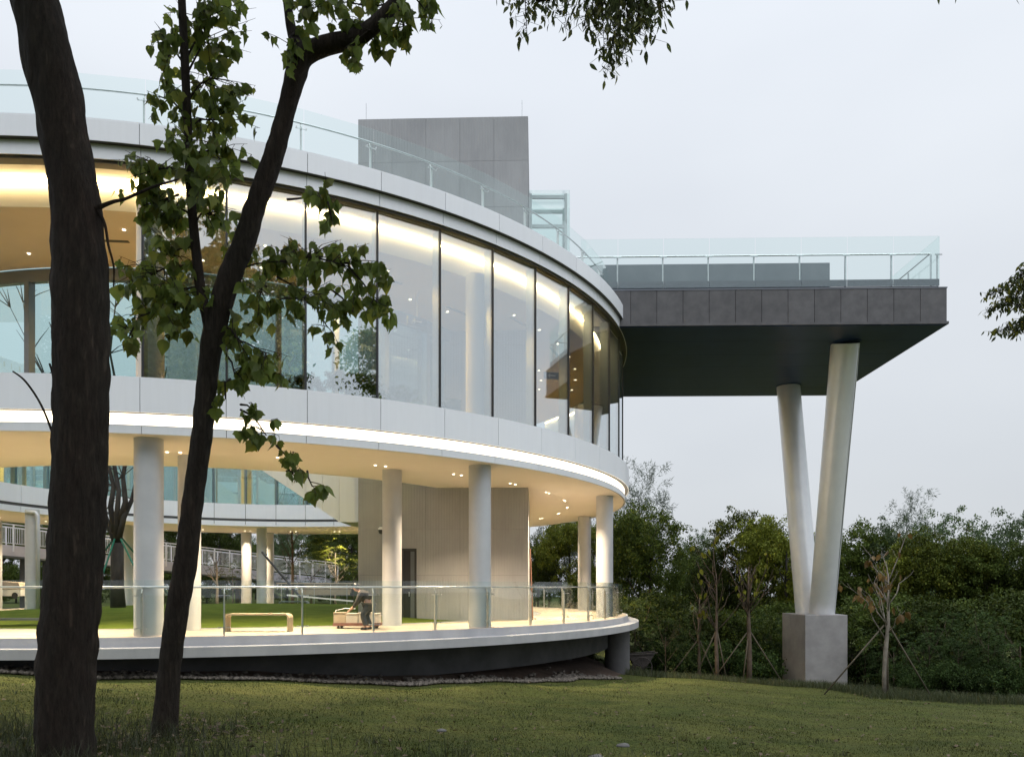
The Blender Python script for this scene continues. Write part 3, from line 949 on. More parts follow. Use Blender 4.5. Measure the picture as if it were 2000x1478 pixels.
# ------------------------------------------------------------------ cantilevered platform on slanted columns
PR = 0.0227
fx = Vector((-1, PR, 0)).normalized()     # along the front towards the ring
fy = Vector((PR, 1, 0)).normalized()      # away from the viewer
pc = Vector((16.06, 28.3, 0))             # front right corner
plat = empty('lookout_platform', pc + fx * 6 + fy * 5 + Vector((0, 0, H(9.7))), 'dark stone-clad lookout platform cantilevered from the ring', 'platform')
def pp(a, b, h): return pc + fx * a + fy * b + Vector((0, 0, H(h)))
def slab(a0, a1, b0, b1, h0, h1):
    return MB().extrude([pp(a0, b0, h0), pp(a1, b0, h0), pp(a1, b0, h1), pp(a0, b0, h1)], fy * (b1 - b0))
PL, PDp = 13.2, 10.45
slab(0.06, PL, 0.06, PDp - 0.06, 9.80, 11.06).build('core', M['panel_back'], plat)
NPN = 13
for i in range(NPN):
    a0 = i * 0.97
    slab(a0 + 0.008, min(a0 + 0.97, PL) - 0.008, 0.0, 0.055, 9.80, 11.03).build('cladding_panel', M['stone'], plat)
for i in range(10):
    b0 = 0.056 + i * 1.035
    slab(0.0, 0.055, b0 + 0.006, b0 + 1.029, 9.80, 11.03).build('cladding_panel', M['stone'], plat)
slab(-0.015, PL, -0.015, PDp, 11.032, 11.075).build('coping', M['slate'], plat)
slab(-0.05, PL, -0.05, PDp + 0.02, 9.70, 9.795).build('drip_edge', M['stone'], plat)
for i in range(6):
    b0 = i * 1.75
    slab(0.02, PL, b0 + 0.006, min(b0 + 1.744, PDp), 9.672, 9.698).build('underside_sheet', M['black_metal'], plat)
slab(0.22, PL, 0.16, 0.30, 11.08, 11.17).build('kerb', M['charcoal'], plat)
slab(0.25, PL, 0.45, PDp - 0.2, 11.076, 11.10).build('deck', M['under'], plat)
slab(3.55, PL + 0.6, 1.9, 3.2, 11.10, 12.25 + 0.55).build('roof_plinth', M['plinth'], plat)
# platform railing
pr = empty('platform_railing', pp(6, 0.2, 11.1), 'tall glass railing along the edge of the lookout platform', 'railing')
gw = 1.70
for i in range(8):
    a0 = 0.20 + i * gw
    a1 = min(a0 + gw, PL + 0.3)
    slab(a0 + 0.012, a1 - 0.012, 0.10, 0.116, 11.17, 13.0).build('glass_pane', M['rail_glass'], pr)
    slab(a0 + 0.012, a1 - 0.012, 0.125, 0.15, 11.175, 11.42).build('glass_shoe', M['slate'], pr)
    MB().bar(pp(a0, 0.30, 11.1), pp(a0, 0.30, 12.40), 0.05, 0.05).build('post', M['steel'], pr)
    MB().bar(pp(a0 - 0.13, 0.2, 12.36), pp(a0 + 0.13, 0.2, 12.36), 0.02, 0.05).build('glass_clamp', M['steel'], pr)
for i in range(6):
    b0 = 0.125 + i * 1.7
    slab(0.20, 0.216, b0 + 0.012, b0 + 1.688, 11.17, 13.0).build('glass_pane', M['rail_glass'], pr)
    MB().bar(pp(0.42, b0 + 0.2, 11.1), pp(0.42, b0 + 0.2, 12.4), 0.05, 0.05).build('post', M['steel'], pr)
MB().tube([pp(PL + 0.5, 0.34, 12.44), pp(0.45, 0.34, 12.44), pp(0.45, PDp - 0.3, 12.44)], 0.032, 8).build('handrail', M['steel'], pr)

# slanted pair of columns on a concrete block
vs = empty('slanted_column_pair', Vector((13.6, 34.4, H(-4.9))), 'two slanted silver columns forming a V on a concrete block', 'support')
def leaning(p0, p1, r, name):
    d = (p1 - p0)
    m = MB().tube([p0 - d * 0.01, p0, p0.lerp(p1, 0.5), p1], r, 40)
    return m.build(name, M['vcolumn'], vs, angle=50)
b1 = Vector((13.80, 34.15, H(-1.22))); t1 = Vector((13.24, 30.45, H(9.675)))
b2 = Vector((13.52, 35.0, H(-1.22))); t2 = Vector((13.32, 36.95, H(9.675)))
leaning(b1, t1, 0.54, 'leaning_column')
leaning(b2, t2, 0.54, 'leaning_column')
MB().bar(b1 + Vector((0.37, -0.39, 0)), t1 + Vector((0.37, -0.39, -0.3)), 0.025).build('weld_seam', M['steel'], vs)
for c, r in ((t1, 0.6), (t2, 0.6)):
    MB().lathe((c.x, c.y, H(9.64)), [(r, 0.0), (r, 0.03)], 36).build('collar', M['black_metal'], vs)
ped = MB().prism([(12.70, 33.2), (14.47, 33.05), (14.72, 35.6), (12.60, 35.75)], H(-5.2), H(-1.20))
pe = ped.build('concrete_block', M['pedestal'], vs)
bv = pe.modifiers.new('bevel', 'BEVEL'); bv.width = 0.02; bv.segments = 2

# ------------------------------------------------------------------ vegetation
def quads_from(cent, ax, up, L, Wd, fold):
    """leaf quads: centre (base), direction ax, side up, length L, width Wd -> verts, faces (4 tris-ish as 2 quads)"""
    n = len(cent)
    side = np.cross(ax, up)
    side /= np.linalg.norm(side, axis=1)[:, None] + 1e-9
    nor = np.cross(side, ax)
    L = L[:, None]; Wd = Wd[:, None]
    p0 = cent
    p1 = cent + ax * L * 0.45 + side * Wd * 0.5 + nor * Wd * fold
    p2 = cent + ax * L
    p3 = cent + ax * L * 0.45 - side * Wd * 0.5 + nor * Wd * fold
    V = np.stack([p0, p1, p2, p3], 1).reshape(-1, 3)
    b = np.arange(n)[:, None] * 4
    Fc = np.concatenate([b + np.array([[0, 1, 2]]), b + np.array([[0, 2, 3]])], 0)
    return V, Fc

def unit(v): return v / (np.linalg.norm(v, axis=-1, keepdims=True) + 1e-9)

def crown_mesh(name, mat, seed, size, base, clumps, per, leaf, kind='broad', lobes=5):
    """foliage of a tree: leaf faces gathered in clumps spread through lobes of an uneven crown"""
    r = np.random.default_rng(seed)
    rx, ry, rz = size
    lob = [(0, 0, 0, 1.0)]
    for i in range(lobes):
        a = r.uniform(0, 6.28); rr = r.uniform(0.35, 0.62); zz = r.uniform(-0.6, 0.7)
        lob.append((rr * cos(a), rr * sin(a), zz, r.uniform(0.42, 0.66)))
    cs = []
    while len(cs) < clumps:
        l = lob[r.integers(len(lob))]
        d = unit(r.normal(size=3))
        q = np.array(l[:3]) + d * l[3] * r.uniform(0.55, 1.02)
        if kind == 'frond': q[2] = round(q[2] * 5) / 5 + r.normal(0, 0.03)
        cs.append(q)
    cs = np.array(cs)
    n = clumps * per
    cc = np.repeat(cs, per, 0) * np.array([rx, ry, rz])
    csz = np.repeat(r.uniform(0.6, 1.3, clumps), per) * leaf
    if kind == 'broad':
        off = unit(r.normal(size=(n, 3))) * (r.uniform(0, 1, n) ** 0.5)[:, None] * (csz * 2.6)[:, None]
        off[:, 2] *= 0.7
        ax = unit(r.normal(size=(n, 3)) + np.array([0, 0, -0.35]))
        up = unit(r.normal(size=(n, 3)) * 0.6 + np.array([0, 0, 1.0]))
        L = leaf * r.uniform(0.6, 1.2, n); Wd = L * r.uniform(0.5, 0.7, n)
    elif kind == 'frond':
        out = unit(cc * np.array([1, 1, 0.15]) + 1e-3)
        s = r.uniform(0, 1, n)
        ang = np.repeat(r.uniform(-0.8, 0.8, clumps), per)
        d2 = np.stack([out[:, 0] * np.cos(ang) - out[:, 1] * np.sin(ang), out[:, 0] * np.sin(ang) + out[:, 1] * np.cos(ang), 0.05 - 0.5 * s], 1)
        off = d2 * (s * leaf * 5)[:, None]
        side = unit(np.cross(d2, np.array([0, 0, 1.0])))
        sg = np.where(r.uniform(size=n) > 0.5, 1, -1)[:, None]
        off = off + r.normal(0, leaf * 0.15, (n, 3))
        ax = unit(side * sg + d2 * 0.5 + r.normal(0, 0.15, (n, 3)))
        up = np.tile(np.array([0, 0, 1.0]), (n, 1)) + r.normal(0, 0.2, (n, 3))
        L = leaf * r.uniform(0.7, 1.3, n) * np.clip(1.2 - s, 0.3, 1); Wd = L * 0.22
    else:                                         # needle plumes
        out = unit(cc * np.array([1, 1, 0.3]) + 1e-3)
        off = out * (r.uniform(-0.3, 1, n) * leaf * 1.8)[:, None] + r.normal(0, leaf * 0.35, (n, 3))
        ax = unit(out * 0.6 + r.normal(0, 0.5, (n, 3)) + np.array([0, 0, -0.3]))
        up = r.normal(size=(n, 3))
        L = leaf * r.uniform(0.6, 1.4, n); Wd = L * 0.10 + 0.004
    V, Fc = quads_from(cc + off + np.array([0, 0, base]), ax, up, L, Wd, 0.18)
    return np_mesh(name, V, Fc, mat)

def trunk_mesh(name, mat, seed, h, r0, spread, limbs, lean=0.0, fork=0.35, n=8):
    r = random.Random(seed)
    m = MB()
    pts, rad = [], []
    x = y = 0.0
    for i in range(7):
        s = i / 6
        pts.append((x, y, s * h * 0.9 - 0.15)); rad.append(r0 * (1.25 - 0.25 * min(1, s * 4)) * (1 - 0.72 * s))
        x += r.uniform(-0.06, 0.06) * h / 6 + lean * h / 6; y += r.uniform(-0.06, 0.06) * h / 6
    m.tube(pts, rad, n)
    for j in range(limbs):
        s = r.uniform(fork, 0.85)
        i = min(5, int(s * 6))
        p = Vector(pts[i]).lerp(Vector(pts[i + 1]), s * 6 - i)
        a = r.uniform(0, 6.28); ln = spread * r.uniform(0.6, 1.0)
        d = Vector((cos(a), sin(a), r.uniform(0.6, 1.4))).normalized()
        q = [p, p + d * ln * 0.4 + Vector((0, 0, 0.03 * ln)), p + d * ln * 0.75 + Vector((r.uniform(-.1, .1), r.uniform(-.1, .1), 0.1)) * ln, p + d * ln + Vector((0, 0, 0.25 * ln))]
        rr = rad[i] * 0.5
        m.tube(q, [rr, rr * 0.75, rr * 0.5, rr * 0.2], 6)
        for e in range(2):
            d2 = (d + Vector((r.uniform(-.8, .8), r.uniform(-.8, .8), r.uniform(-.2, .5)))).normalized()
            m.tube([q[1 + e], q[1 + e] + d2 * ln * 0.3, q[1 + e] + d2 * ln * 0.55 + Vector((0, 0, 0.08 * ln))], [rr * 0.4, rr * 0.28, rr * 0.1], 5)
    return m.mesh(name, mat, smooth=True)

# prototypes: (trunk mesh, crown mesh), unit-ish trees about 8 m tall
PROTO = {}
def proto(key, size, base, clumps, per, leaf, mat, kind='broad', bark='bark_dark', h=None, r0=0.16, spread=2.0, limbs=7, lobes=6, seed=1):
    PROTO[key] = (trunk_mesh('trunk', M[bark], seed, h or base + size[2] * 0.7, r0, spread, limbs), crown_mesh('crown', M[mat], seed, size, base, clumps, per, leaf, kind, lobes))
proto('round_dark', (2.9, 2.9, 3.0), 5.0, 445, 59, 0.148, 'leaf_dark', seed=3)
proto('round_mid', (2.7, 2.7, 2.8), 4.8, 432, 59, 0.14, 'leaf_mid', seed=4)
proto('round_wide', (3.6, 3.2, 2.6), 4.4, 486, 59, 0.148, 'leaf_dark', seed=5)
proto('round_light', (2.2, 2.2, 2.4), 4.2, 351, 57, 0.133, 'leaf_light', seed=6)
proto('airy', (2.6, 2.6, 3.0), 5.8, 420, 40, 0.14, 'leaf_hazy', seed=8, lobes=10)
proto('needle', (2.0, 2.0, 5.0), 7.0, 300, 34, 0.34, 'leaf_blue', 'needle', seed=9, lobes=12, h=11.5, r0=0.14)
proto('frond', (2.1, 2.1, 1.25), 1.7, 150, 56, 0.14, 'leaf_frond', 'frond', 'bark_brown', h=2.1, r0=0.05, spread=1.4, seed=11, lobes=5)
proto('frond_tall', (1.8, 1.8, 1.1), 3.1, 120, 56, 0.15, 'leaf_mid', 'frond', 'bark_pale', h=3.6, r0=0.06, spread=1.4, seed=12, lobes=5)
proto('bush', (1.4, 1.2, 1.0), 0.9, 200, 80, 0.066, 'leaf_dark', 'broad', 'bark_dark', h=1.3, r0=0.05, spread=0.7, seed=13)
proto('undergrowth', (1.5, 1.2, 0.55), 0.45, 160, 60, 0.075, 'leaf_frond', 'broad', 'bark_dark', h=0.7, r0=0.03, spread=0.6, seed=14)

def plant(key, name, x, y, z, s, rz, label, cat, group=None, crown='crown', stem='trunk', sz=None):
    e = empty(name, (x, y, z), label, cat, group)
    e.rotation_euler = (0, 0, rz)
    e.scale = (s, s, sz or s)
    for nm, me in ((stem, PROTO[key][0]), (crown, PROTO[key][1])):
        o = link(bpy.data.objects.new(nm, me)); o.parent = e
    return e

def by_px(px, d): return (px - 1000) / F * d
# name, proto, pixel x, distance, pixel y of the top, label
TOPF = {'round_dark': 8.1, 'round_mid': 7.7, 'round_wide': 7.1, 'round_light': 6.7, 'airy': 9.3, 'needle': 12.1}
belt = 'tree belt behind the building'
trees = [
 ('casuarina_tree', 'needle', 1252, 62, 918, 'tall feathery casuarina rising just right of the ring'),
 ('casuarina_tree', 'needle', 1215, 70, 985, 'pale feathery tree half hidden by the ring edge'),
 ('casuarina_tree', 'needle', 1072, 74, 1005, 'thin grey feathery tree seen between tower and right columns'),
 ('casuarina_tree', 'needle', 1130, 80, 1000, 'second grey feathery tree near the right columns'),
 ('broadleaf_tree', 'round_mid', 1115, 54, 1035, 'bright green rounded tree between the tower and the right columns'),
 ('broadleaf_tree', 'round_dark', 1052, 56, 1068, 'dark round tree against the tower right edge'),
 ('broadleaf_tree', 'round_dark', 1268, 46, 1000, 'large dark rounded tree beside the end of the terrace'),
 ('broadleaf_tree', 'round_mid', 1200, 52, 1040, 'mid green tree behind the rightmost terrace column'),
 ('broadleaf_tree', 'airy', 1362, 105, 1045, 'hazy distant tree in the gap left of the slanted columns'),
 ('broadleaf_tree', 'round_dark', 1385, 50, 1076, 'low dark tree below the distant hazy tree'),
 ('broadleaf_tree', 'round_mid', 1462, 50, 1034, 'dark rounded tree left of the slanted columns'),
 ('broadleaf_tree', 'round_light', 1535, 46, 1032, 'lighter green tree touching the left slanted column'),
 ('broadleaf_tree', 'round_dark', 1655, 48, 1036, 'dark rounded tree right of the slanted columns'),
 ('casuarina_tree', 'needle', 1775, 60, 975, 'feathery tree tip above the right-hand thicket'),
 ('broadleaf_tree', 'airy', 1765, 46, 1015, 'airy tree over the reddish young tree'),
 ('broadleaf_tree', 'airy', 1850, 44, 998, 'open crowned tree in the right-hand thicket'),
 ('broadleaf_tree', 'airy', 1950, 44, 998, 'open crowned tree nearest the right picture edge'),
 ('broadleaf_tree', 'round_light', 1752, 40, 1092, 'yellow-green tree in the middle of the right-hand thicket'),
 ('broadleaf_tree', 'round_mid', 1850, 38, 1068, 'mid green tree with yellowish top in the right-hand thicket'),
 ('broadleaf_tree', 'round_dark', 1935, 37, 1075, 'dark tree low in the right-hand thicket'),
 ('broadleaf_tree', 'round_dark', 2040, 36, 1060, 'dark tree cut by the right picture edge'),
 ('broadleaf_tree', 'airy', 560, 66, 1015, 'tall open tree behind the ramp between the far columns'),
 ('broadleaf_tree', 'round_dark', 625, 70, 1022, 'dark tree behind the lower end of the ramp'),
 ('broadleaf_tree', 'round_dark', 690, 64, 1030, 'dark tree at the tower left edge'),
 ('broadleaf_tree', 'round_dark', 430, 68, 1010, 'dark tree behind the ramp near the forked trunk'),
 ('broadleaf_tree', 'round_wide', 300, 66, 1010, 'wide dark tree behind the ramp left of the forked trunk'),
 ('broadleaf_tree', 'round_dark', 120, 66, 1000, 'dark tree behind the ramp hidden by the thick trunk'),
 ('broadleaf_tree', 'round_wide', 0, 64, 1000, 'wide dark tree behind the ramp at the left edge'),
]
for i, (nm, key, px, d, py, lab) in enumerate(trees):
    x = by_px(px, d)
    z = gz(x, d) - 0.1
    top = EYE + (1146 - (py if key == 'needle' else py - 26)) / F * d
    s = (top - z) / TOPF[key]
    plant(key, nm, x, d, z, s * (0.8 if key == 'needle' else 0.84), i * 1.37, lab, 'tree', belt, sz=s)
# darker infill trees low behind, so that no horizon shows
fills = ((80, 80, 'left of the thick trunk'), (220, 82, 'behind the courtyard tree'), (370, 84, 'behind the forked trunk'), (500, 80, 'behind the far column pair'), (650, 82, 'left of the tower'), (760, 84, 'behind the tower'), (1045, 66, 'just right of the tower'), (1150, 60, 'between the two rightmost columns'), (1320, 58, 'right of the casuarina'), (1420, 60, 'above the young staked trees'),
 (1580, 54, 'behind the slanted columns'), (1700, 54, 'right of the slanted columns'), (1800, 52, 'behind the yellow-green tree'), (1900, 54, 'near the right picture edge'), (2010, 50, 'at the right picture edge'))
for i, (px, d, where) in enumerate(fills):
    x = by_px(px, d); z = gz(x, d) - 0.3
    s = (EYE + (1146 - (1102 if px > 900 else 1035)) / F * d - z) / 7.6
    plant('round_wide' if i % 2 else 'round_dark', 'belt_tree', x, d, z, s, i * 2.1, 'low dark belt tree ' + where, 'tree', 'low trees filling the belt')

# trees behind the viewer, mirrored in the left panes
for i, (x, y, s, lab) in enumerate(((-27, -6, 2.6, 'tall tree mirrored at the left picture edge'), (-18, -8, 2.7, 'tall tree mirrored in the leftmost glass panes'), (-9, -9, 2.7, 'tall tree mirrored behind the thick trunk'), (-1, -10, 2.8, 'tall tree mirrored between thick trunk and forked trunk'), (6.5, -10, 2.8, 'tall tree mirrored behind the forked trunk'), (13.5, -11, 2.3, 'tall tree mirrored left of the clear panes'))):
    plant(('round_wide', 'airy', 'round_dark', 'airy', 'round_mid', 'airy')[i], 'mirrored_tree', x, y, gz(x, y), s, i * 1.9, lab, 'tree', 'trees behind the viewer')

# shrubs and feathery bushes along the right-hand border
edge_pts = [  # pixel x, distance, pixel y of the top, kind, spread, label
 (1240, 34, 1150, 'frond', .75, 'feathery bush beside the end of the terrace'), (1300, 33, 1178, 'frond', .75, 'feathery bush right of the handcart'), (1262, 38, 1156, 'bush', 1.1, 'dark bush behind the handcart'),
 (1345, 38, 1188, 'bush', 1.1, 'dark bush behind the leafless young tree'), (1400, 39, 1200, 'bush', 1.1, 'dark bush behind the yellow-leaved young tree'), (1452, 38, 1193, 'bush', 1.1, 'dark bush behind the tripod-staked young tree'),
 (1510, 37.5, 1178, 'frond', .7, 'feathery bush just left of the concrete block'), (1500, 41, 1178, 'bush', 1.1, 'dark bush far behind the concrete block on its left'), (1690, 36, 1188, 'frond', .7, 'feathery bush just right of the concrete block'),
 (1675, 40, 1178, 'bush', 1.1, 'dark bush far behind the concrete block on its right'), (1745, 29.5, 1212, 'frond', .7, 'feathery bush behind the reddish young tree'), (1815, 28.0, 1170, 'frond', .8, 'feathery bush right of the reddish young tree'),
 (1872, 27.5, 1195, 'frond', .8, 'third feathery bush from the right picture edge'), (1930, 26.8, 1178, 'frond', .8, 'second feathery bush from the right picture edge'), (1992, 26.0, 1168, 'frond', .8, 'feathery bush at the right picture edge'),
 (1780, 34, 1158, 'bush', 1.1, 'dark bush under the yellow-green tree'), (1850, 33, 1168, 'bush', 1.1, 'dark bush between yellow-green tree and picture edge'), (1920, 32, 1158, 'bush', 1.1, 'dark bush second from the right picture edge'), (2000, 31, 1153, 'bush', 1.1, 'dark bush at the right picture edge'),
 (1330, 35.5, 1245, 'undergrowth', .75, 'low plants behind the leafless young tree'), (1420, 35.5, 1250, 'undergrowth', .75, 'low plants between the two left young trees'), (1490, 38.5, 1262, 'undergrowth', .7, 'low plants left of the concrete block'), (1700, 37.5, 1272, 'undergrowth', .7, 'low plants right of the concrete block'),
 (1775, 26.8, 1295, 'undergrowth', .7, 'low plants right of the reddish young tree'), (1845, 26.2, 1290, 'undergrowth', .7, 'low plants third from the right picture edge'), (1910, 25.6, 1298, 'undergrowth', .7, 'low plants second from the right picture edge'), (1975, 25.2, 1292, 'undergrowth', .7, 'low plants at the right picture edge'),
 (1585, 43, 1178, 'bush', .9, 'dark bush directly behind the concrete block')]
SH = {'frond': 3.1, 'bush': 1.95, 'undergrowth': 1.05}
SN = {'frond': 'feathery_bush', 'bush': 'dark_bush', 'undergrowth': 'low_plant'}
SG = {'frond': 'feathery bushes along the border', 'bush': 'dark bushes in the border', 'undergrowth': 'low plants at the lawn edge'}
for i, (px, d, py, key, spr, lab) in enumerate(edge_pts):
    x = by_px(px, d); z = gz(x, d) - 0.05
    sz = (EYE + (1146 - py) / F * d - z) / SH[key]
    plant(key, SN[key], x, d, z, sz * spr, i * 1.7, lab, 'bush', SG[key], crown='foliage', stem='stems', sz=sz)
# hedge of dark bushes closing the view behind the ramp
for i, px in enumerate(range(-30, 720, 62)):
    d = 62.5 + 1.5 * sin(i * 2.2); x = by_px(px, d)
    where = ('left of the thick trunk', 'left of the thick trunk', 'behind the thick trunk', 'right of the thick trunk', 'behind the courtyard tree', 'left of the forked trunk', 'behind the forked trunk', 'right of the forked trunk', 'behind the far column pair', 'right of the far column pair', 'above the stepped seating', 'left of the tower', 'behind the tower edge')[i]
    plant('bush', 'hedge_bush', x, d, gz(x, d) - .1, 1.9, i * 1.3, ('first' if i == 0 else 'dark') + ' hedge bush below the ramp ' + where, 'bush', 'hedge behind the ramp', crown='foliage', stem='stems', sz=1.75)

# ------------------------------------------------------------------ young staked trees
def bare_tree(name, x, y, h, r0, label, stakes, stake_h, mat='bark_brown', stake_mat='dark_pole', leaves=None, seed=1, group='young staked trees', lean=0.0):
    r = random.Random(seed)
    z = gz(x, y)
    e = empty(name, (x, y, z), label, 'tree', group)
    m = MB()
    pts = [Vector((x + lean * s * h + r.uniform(-.03, .03) * (s > 0), y + r.uniform(-.03, .03) * (s > 0), z - 0.1 + s * h)) for s in (0, .2, .4, .6, .8, 1.0)]
    m.tube(pts, [r0, r0 * .9, r0 * .8, r0 * .6, r0 * .4, r0 * .15], 8)
    m.build('trunk', M[mat], e, smooth=True)
    tips = []
    br = MB()
    for j in range(13):
        s = r.uniform(0.42, 0.95)
        i = min(4, int(s * 5))
        p = pts[i].lerp(pts[i + 1], s * 5 - i)
        a = r.uniform(0, 6.28)
        d = Vector((cos(a) * 0.7, sin(a) * 0.7, r.uniform(0.7, 1.3)))
        ln = h * r.uniform(0.14, 0.30)
        q = [p, p + d * ln * .5, p + d * ln * .8 + Vector((r.uniform(-.1, .1), 0, .1 * ln)), p + d * ln + Vector((r.uniform(-.15, .15), r.uniform(-.15, .15), .15)) * ln]
        br.tube(q, [r0 * .26, r0 * .19, r0 * .13, r0 * .06], 5)
        tips += [q[2], q[3]]
        for _ in range(3):
            k = q[r.randint(1, 3)]
            d2 = (d + Vector((r.uniform(-1, 1), r.uniform(-1, 1), r.uniform(-.2, .6)))).normalized() * ln * r.uniform(.25, .5)
            br.tube([k, k + d2 * .6, k + d2 + Vector((0, 0, .05))], [r0 * .10, r0 * .07, r0 * .04], 4)
            tips.append(k + d2)
    br.build('branches', M[mat], e, smooth=True)
    if leaves:
        lm, n, sz = leaves
        me = LEAF_OVAL[lm]
        for j in range(n):
            p = tips[r.randrange(len(tips))] + Vector((r.uniform(-.1, .1), r.uniform(-.1, .1), r.uniform(-.1, .06)))
            o = link(bpy.data.objects.new('leaf', me))
            o.location = p; o.rotation_euler = (r.uniform(-.5, .5), r.uniform(-.5, .5), r.uniform(0, 6.28))
            o.scale = (sz * r.uniform(.7, 1.2),) * 3
            under(o, e)
    for (dx, dy) in stakes:
        MB().tube([(x + dx, y + dy, gz(x + dx, y + dy) - 0.1), (x + lean * stake_h * .9 + dx * 0.04, y + dy * 0.04, z + stake_h)], 0.026, 6).build('stake', M[stake_mat], e, smooth=True)
    return e

def leaf_mesh(name, mat, out, bend=0.22, fold=0.25):
    """single hanging leaf: outline half `out` [(x, y)] from stalk (0,0) to tip, mirrored, folded on the midrib"""
    mid = [(0.0, y) for _, y in out]
    V, Fc = [], []
    n = len(out)
    def zz(x, y): return fold * abs(x) + bend * y * y
    for (x, y) in mid: V.append((0, zz(0, y), y))
    for (x, y) in out: V.append((x, zz(x, y), y))
    for (x, y) in out: V.append((-x, zz(x, y), y))
    for i in range(n - 1):
        Fc.append((i, i + 1, n + i + 1, n + i))
        Fc.append((i + 1, i, 2 * n + i, 2 * n + i + 1))
    me = bpy.data.meshes.new(name)
    me.from_pydata(V, [], Fc)
    me.validate()
    me.materials.append(mat)
    me.update()
    return me
OVAL = [(0.0, 0.0), (0.20, -0.12), (0.32, -0.35), (0.27, -0.6), (0.12, -0.85), (0.0, -1.0)]
LANCE = [(0.0, 0.0), (0.13, -0.15), (0.20, -0.4), (0.13, -0.7), (0.0, -1.0)]
MAPLE = [(0.0, 0.02), (0.22, 0.06), (0.42, -0.04), (0.52, -0.22), (0.66, -0.40), (0.44, -0.45), (0.40, -0.55), (0.36, -0.66), (0.24, -0.72), (0.12, -0.88), (0.0, -1.12)]
HEART = [(0.0, 0.0), (0.24, 0.07), (0.44, -0.06), (0.50, -0.28), (0.42, -0.48), (0.30, -0.66), (0.14, -0.86), (0.0, -1.1)]
THREE = [(0.0, 0.0), (0.20, 0.05), (0.36, -0.02), (0.46, -0.18), (0.58, -0.36), (0.38, -0.38), (0.42, -0.60), (0.22, -0.64), (0.10, -0.84), (0.0, -1.08)]
LEAF_OVAL = {'mid': leaf_mesh('leaf', M['leaf_mid'], OVAL), 'red': leaf_mesh('leaf', M['leaf_red'], OVAL)}

bare_tree('young_tree', by_px(1365, 32.2), 32.2, 3.6, 0.07, 'leafless young tree with one upright stake near the terrace end', [(0.1, 0.05), (-1.3, 0.3), (1.0, 0.5)], 1.7, leaves=('mid', 4, 0.2), seed=5, mat='bark_brown')
bare_tree('young_tree', by_px(1400, 31.6), 31.6, 4.6, 0.09, 'staked young tree with a few yellowish leaves at its top', [(0.45, 0.0), (-0.9, 0.4)], 2.1, leaves=('mid', 26, 0.26), seed=6)
bare_tree('young_tree', by_px(1463, 31.2), 31.2, 4.9, 0.12, 'staked young tree with a tripod of poles left of the concrete block', [(-0.35, -0.25), (1.55, 0.1), (-1.5, 0.3)], 2.15, leaves=('mid', 34, 0.22), seed=7)
bare_tree('young_tree', by_px(1728, 23.6), 23.6, 3.9, 0.085, 'staked young tree with drooping reddish leaves right of the concrete block', [(-1.75, 0.5), (1.7, 0.3), (0.05, -0.12)], 2.2, leaves=('red', 60, 0.24), seed=8, lean=0.03, mat='bark_pale')

# courtyard tree with green stakes
def courtyard_tree():
    x, y = by_px(231, 31.5), 31.5
    z = court_z(x, y)
    e = empty('courtyard_tree', (x, y, z), 'dark pollarded tree held by green stakes in the courtyard lawn', 'tree')
    m = MB()
    p = lambda px, py: at(px, py, 31.5)
    m.tube([Vector((x, y, z - .1)), p(229, 1140), p(229, 1060)], [0.30, 0.25, 0.24], 14)
    m.build('trunk', M['bark_dark'], e, smooth=True)
    paths = [[(228, 1065), (214, 1030), (203, 1000), (196, 960), (190, 900), (180, 800), (150, 680)], [(229, 1062), (228, 1010), (232, 960), (222, 900), (236, 800), (215, 690), (225, 600)],
             [(230, 1062), (242, 1010), (258, 975), (268, 930), (300, 830), (330, 700)], [(230, 1030), (245, 980), (240, 930), (250, 880), (275, 780), (262, 640)], [(224, 1040), (216, 990), (222, 950), (205, 880), (170, 760), (100, 640)],
             [(215, 880), (170, 800), (90, 740), (20, 600)], [(190, 900), (120, 790), (60, 690), (45, 590)], [(236, 800), (200, 720), (140, 600)], [(300, 830), (360, 740), (410, 690)]]
    r = random.Random(3)
    tips = []
    for k, pt in enumerate(paths):
        dz = [31.5 + r.uniform(-1.0, 1.0) * min(1, i / 3) for i in range(len(pt))]
        q = [at(a, b, d) for (a, b), d in zip(pt, dz)]
        r0 = 0.13 if k < 5 else 0.06
        MB().tube(q, [r0 * (1 - 0.8 * i / (len(q) - 1)) for i in range(len(q))], 8).build('limb', M['bark_dark'], e, smooth=True)
        tips += q[2:]
    tw_ = MB()
    for p0 in tips:
        for _ in range(4):
            d = Vector((r.uniform(-1, 1), r.uniform(-1, 1), r.uniform(0.1, 1.2))).normalized() * r.uniform(.6, 1.6)
            tw_.tube([p0, p0 + d * .5 + Vector((0, 0, .05)), p0 + d], [0.025, 0.018, 0.006], 4)
    tag(tw_.build('twigs', M['bark_dark'], e), kind='stuff')
    for (px0, py0, px1, py1, d) in ((224, 1052, 196, 1135, 30.6), (236, 1052, 268, 1118, 30.6), (222, 1052, 205, 1075, 32.6), (238, 1050, 275, 1095, 32.8)):
        a = at(px0, py0, 31.3 if d < 31.5 else 31.8); b = at(px1, py1, d)
        b = a + (b - a) * ((a.z - court_z(b.x, b.y)) / (a.z - b.z))
        MB().tube([b, a], 0.035, 8).build('stake', M['green_stake'], e, smooth=True)
courtyard_tree()

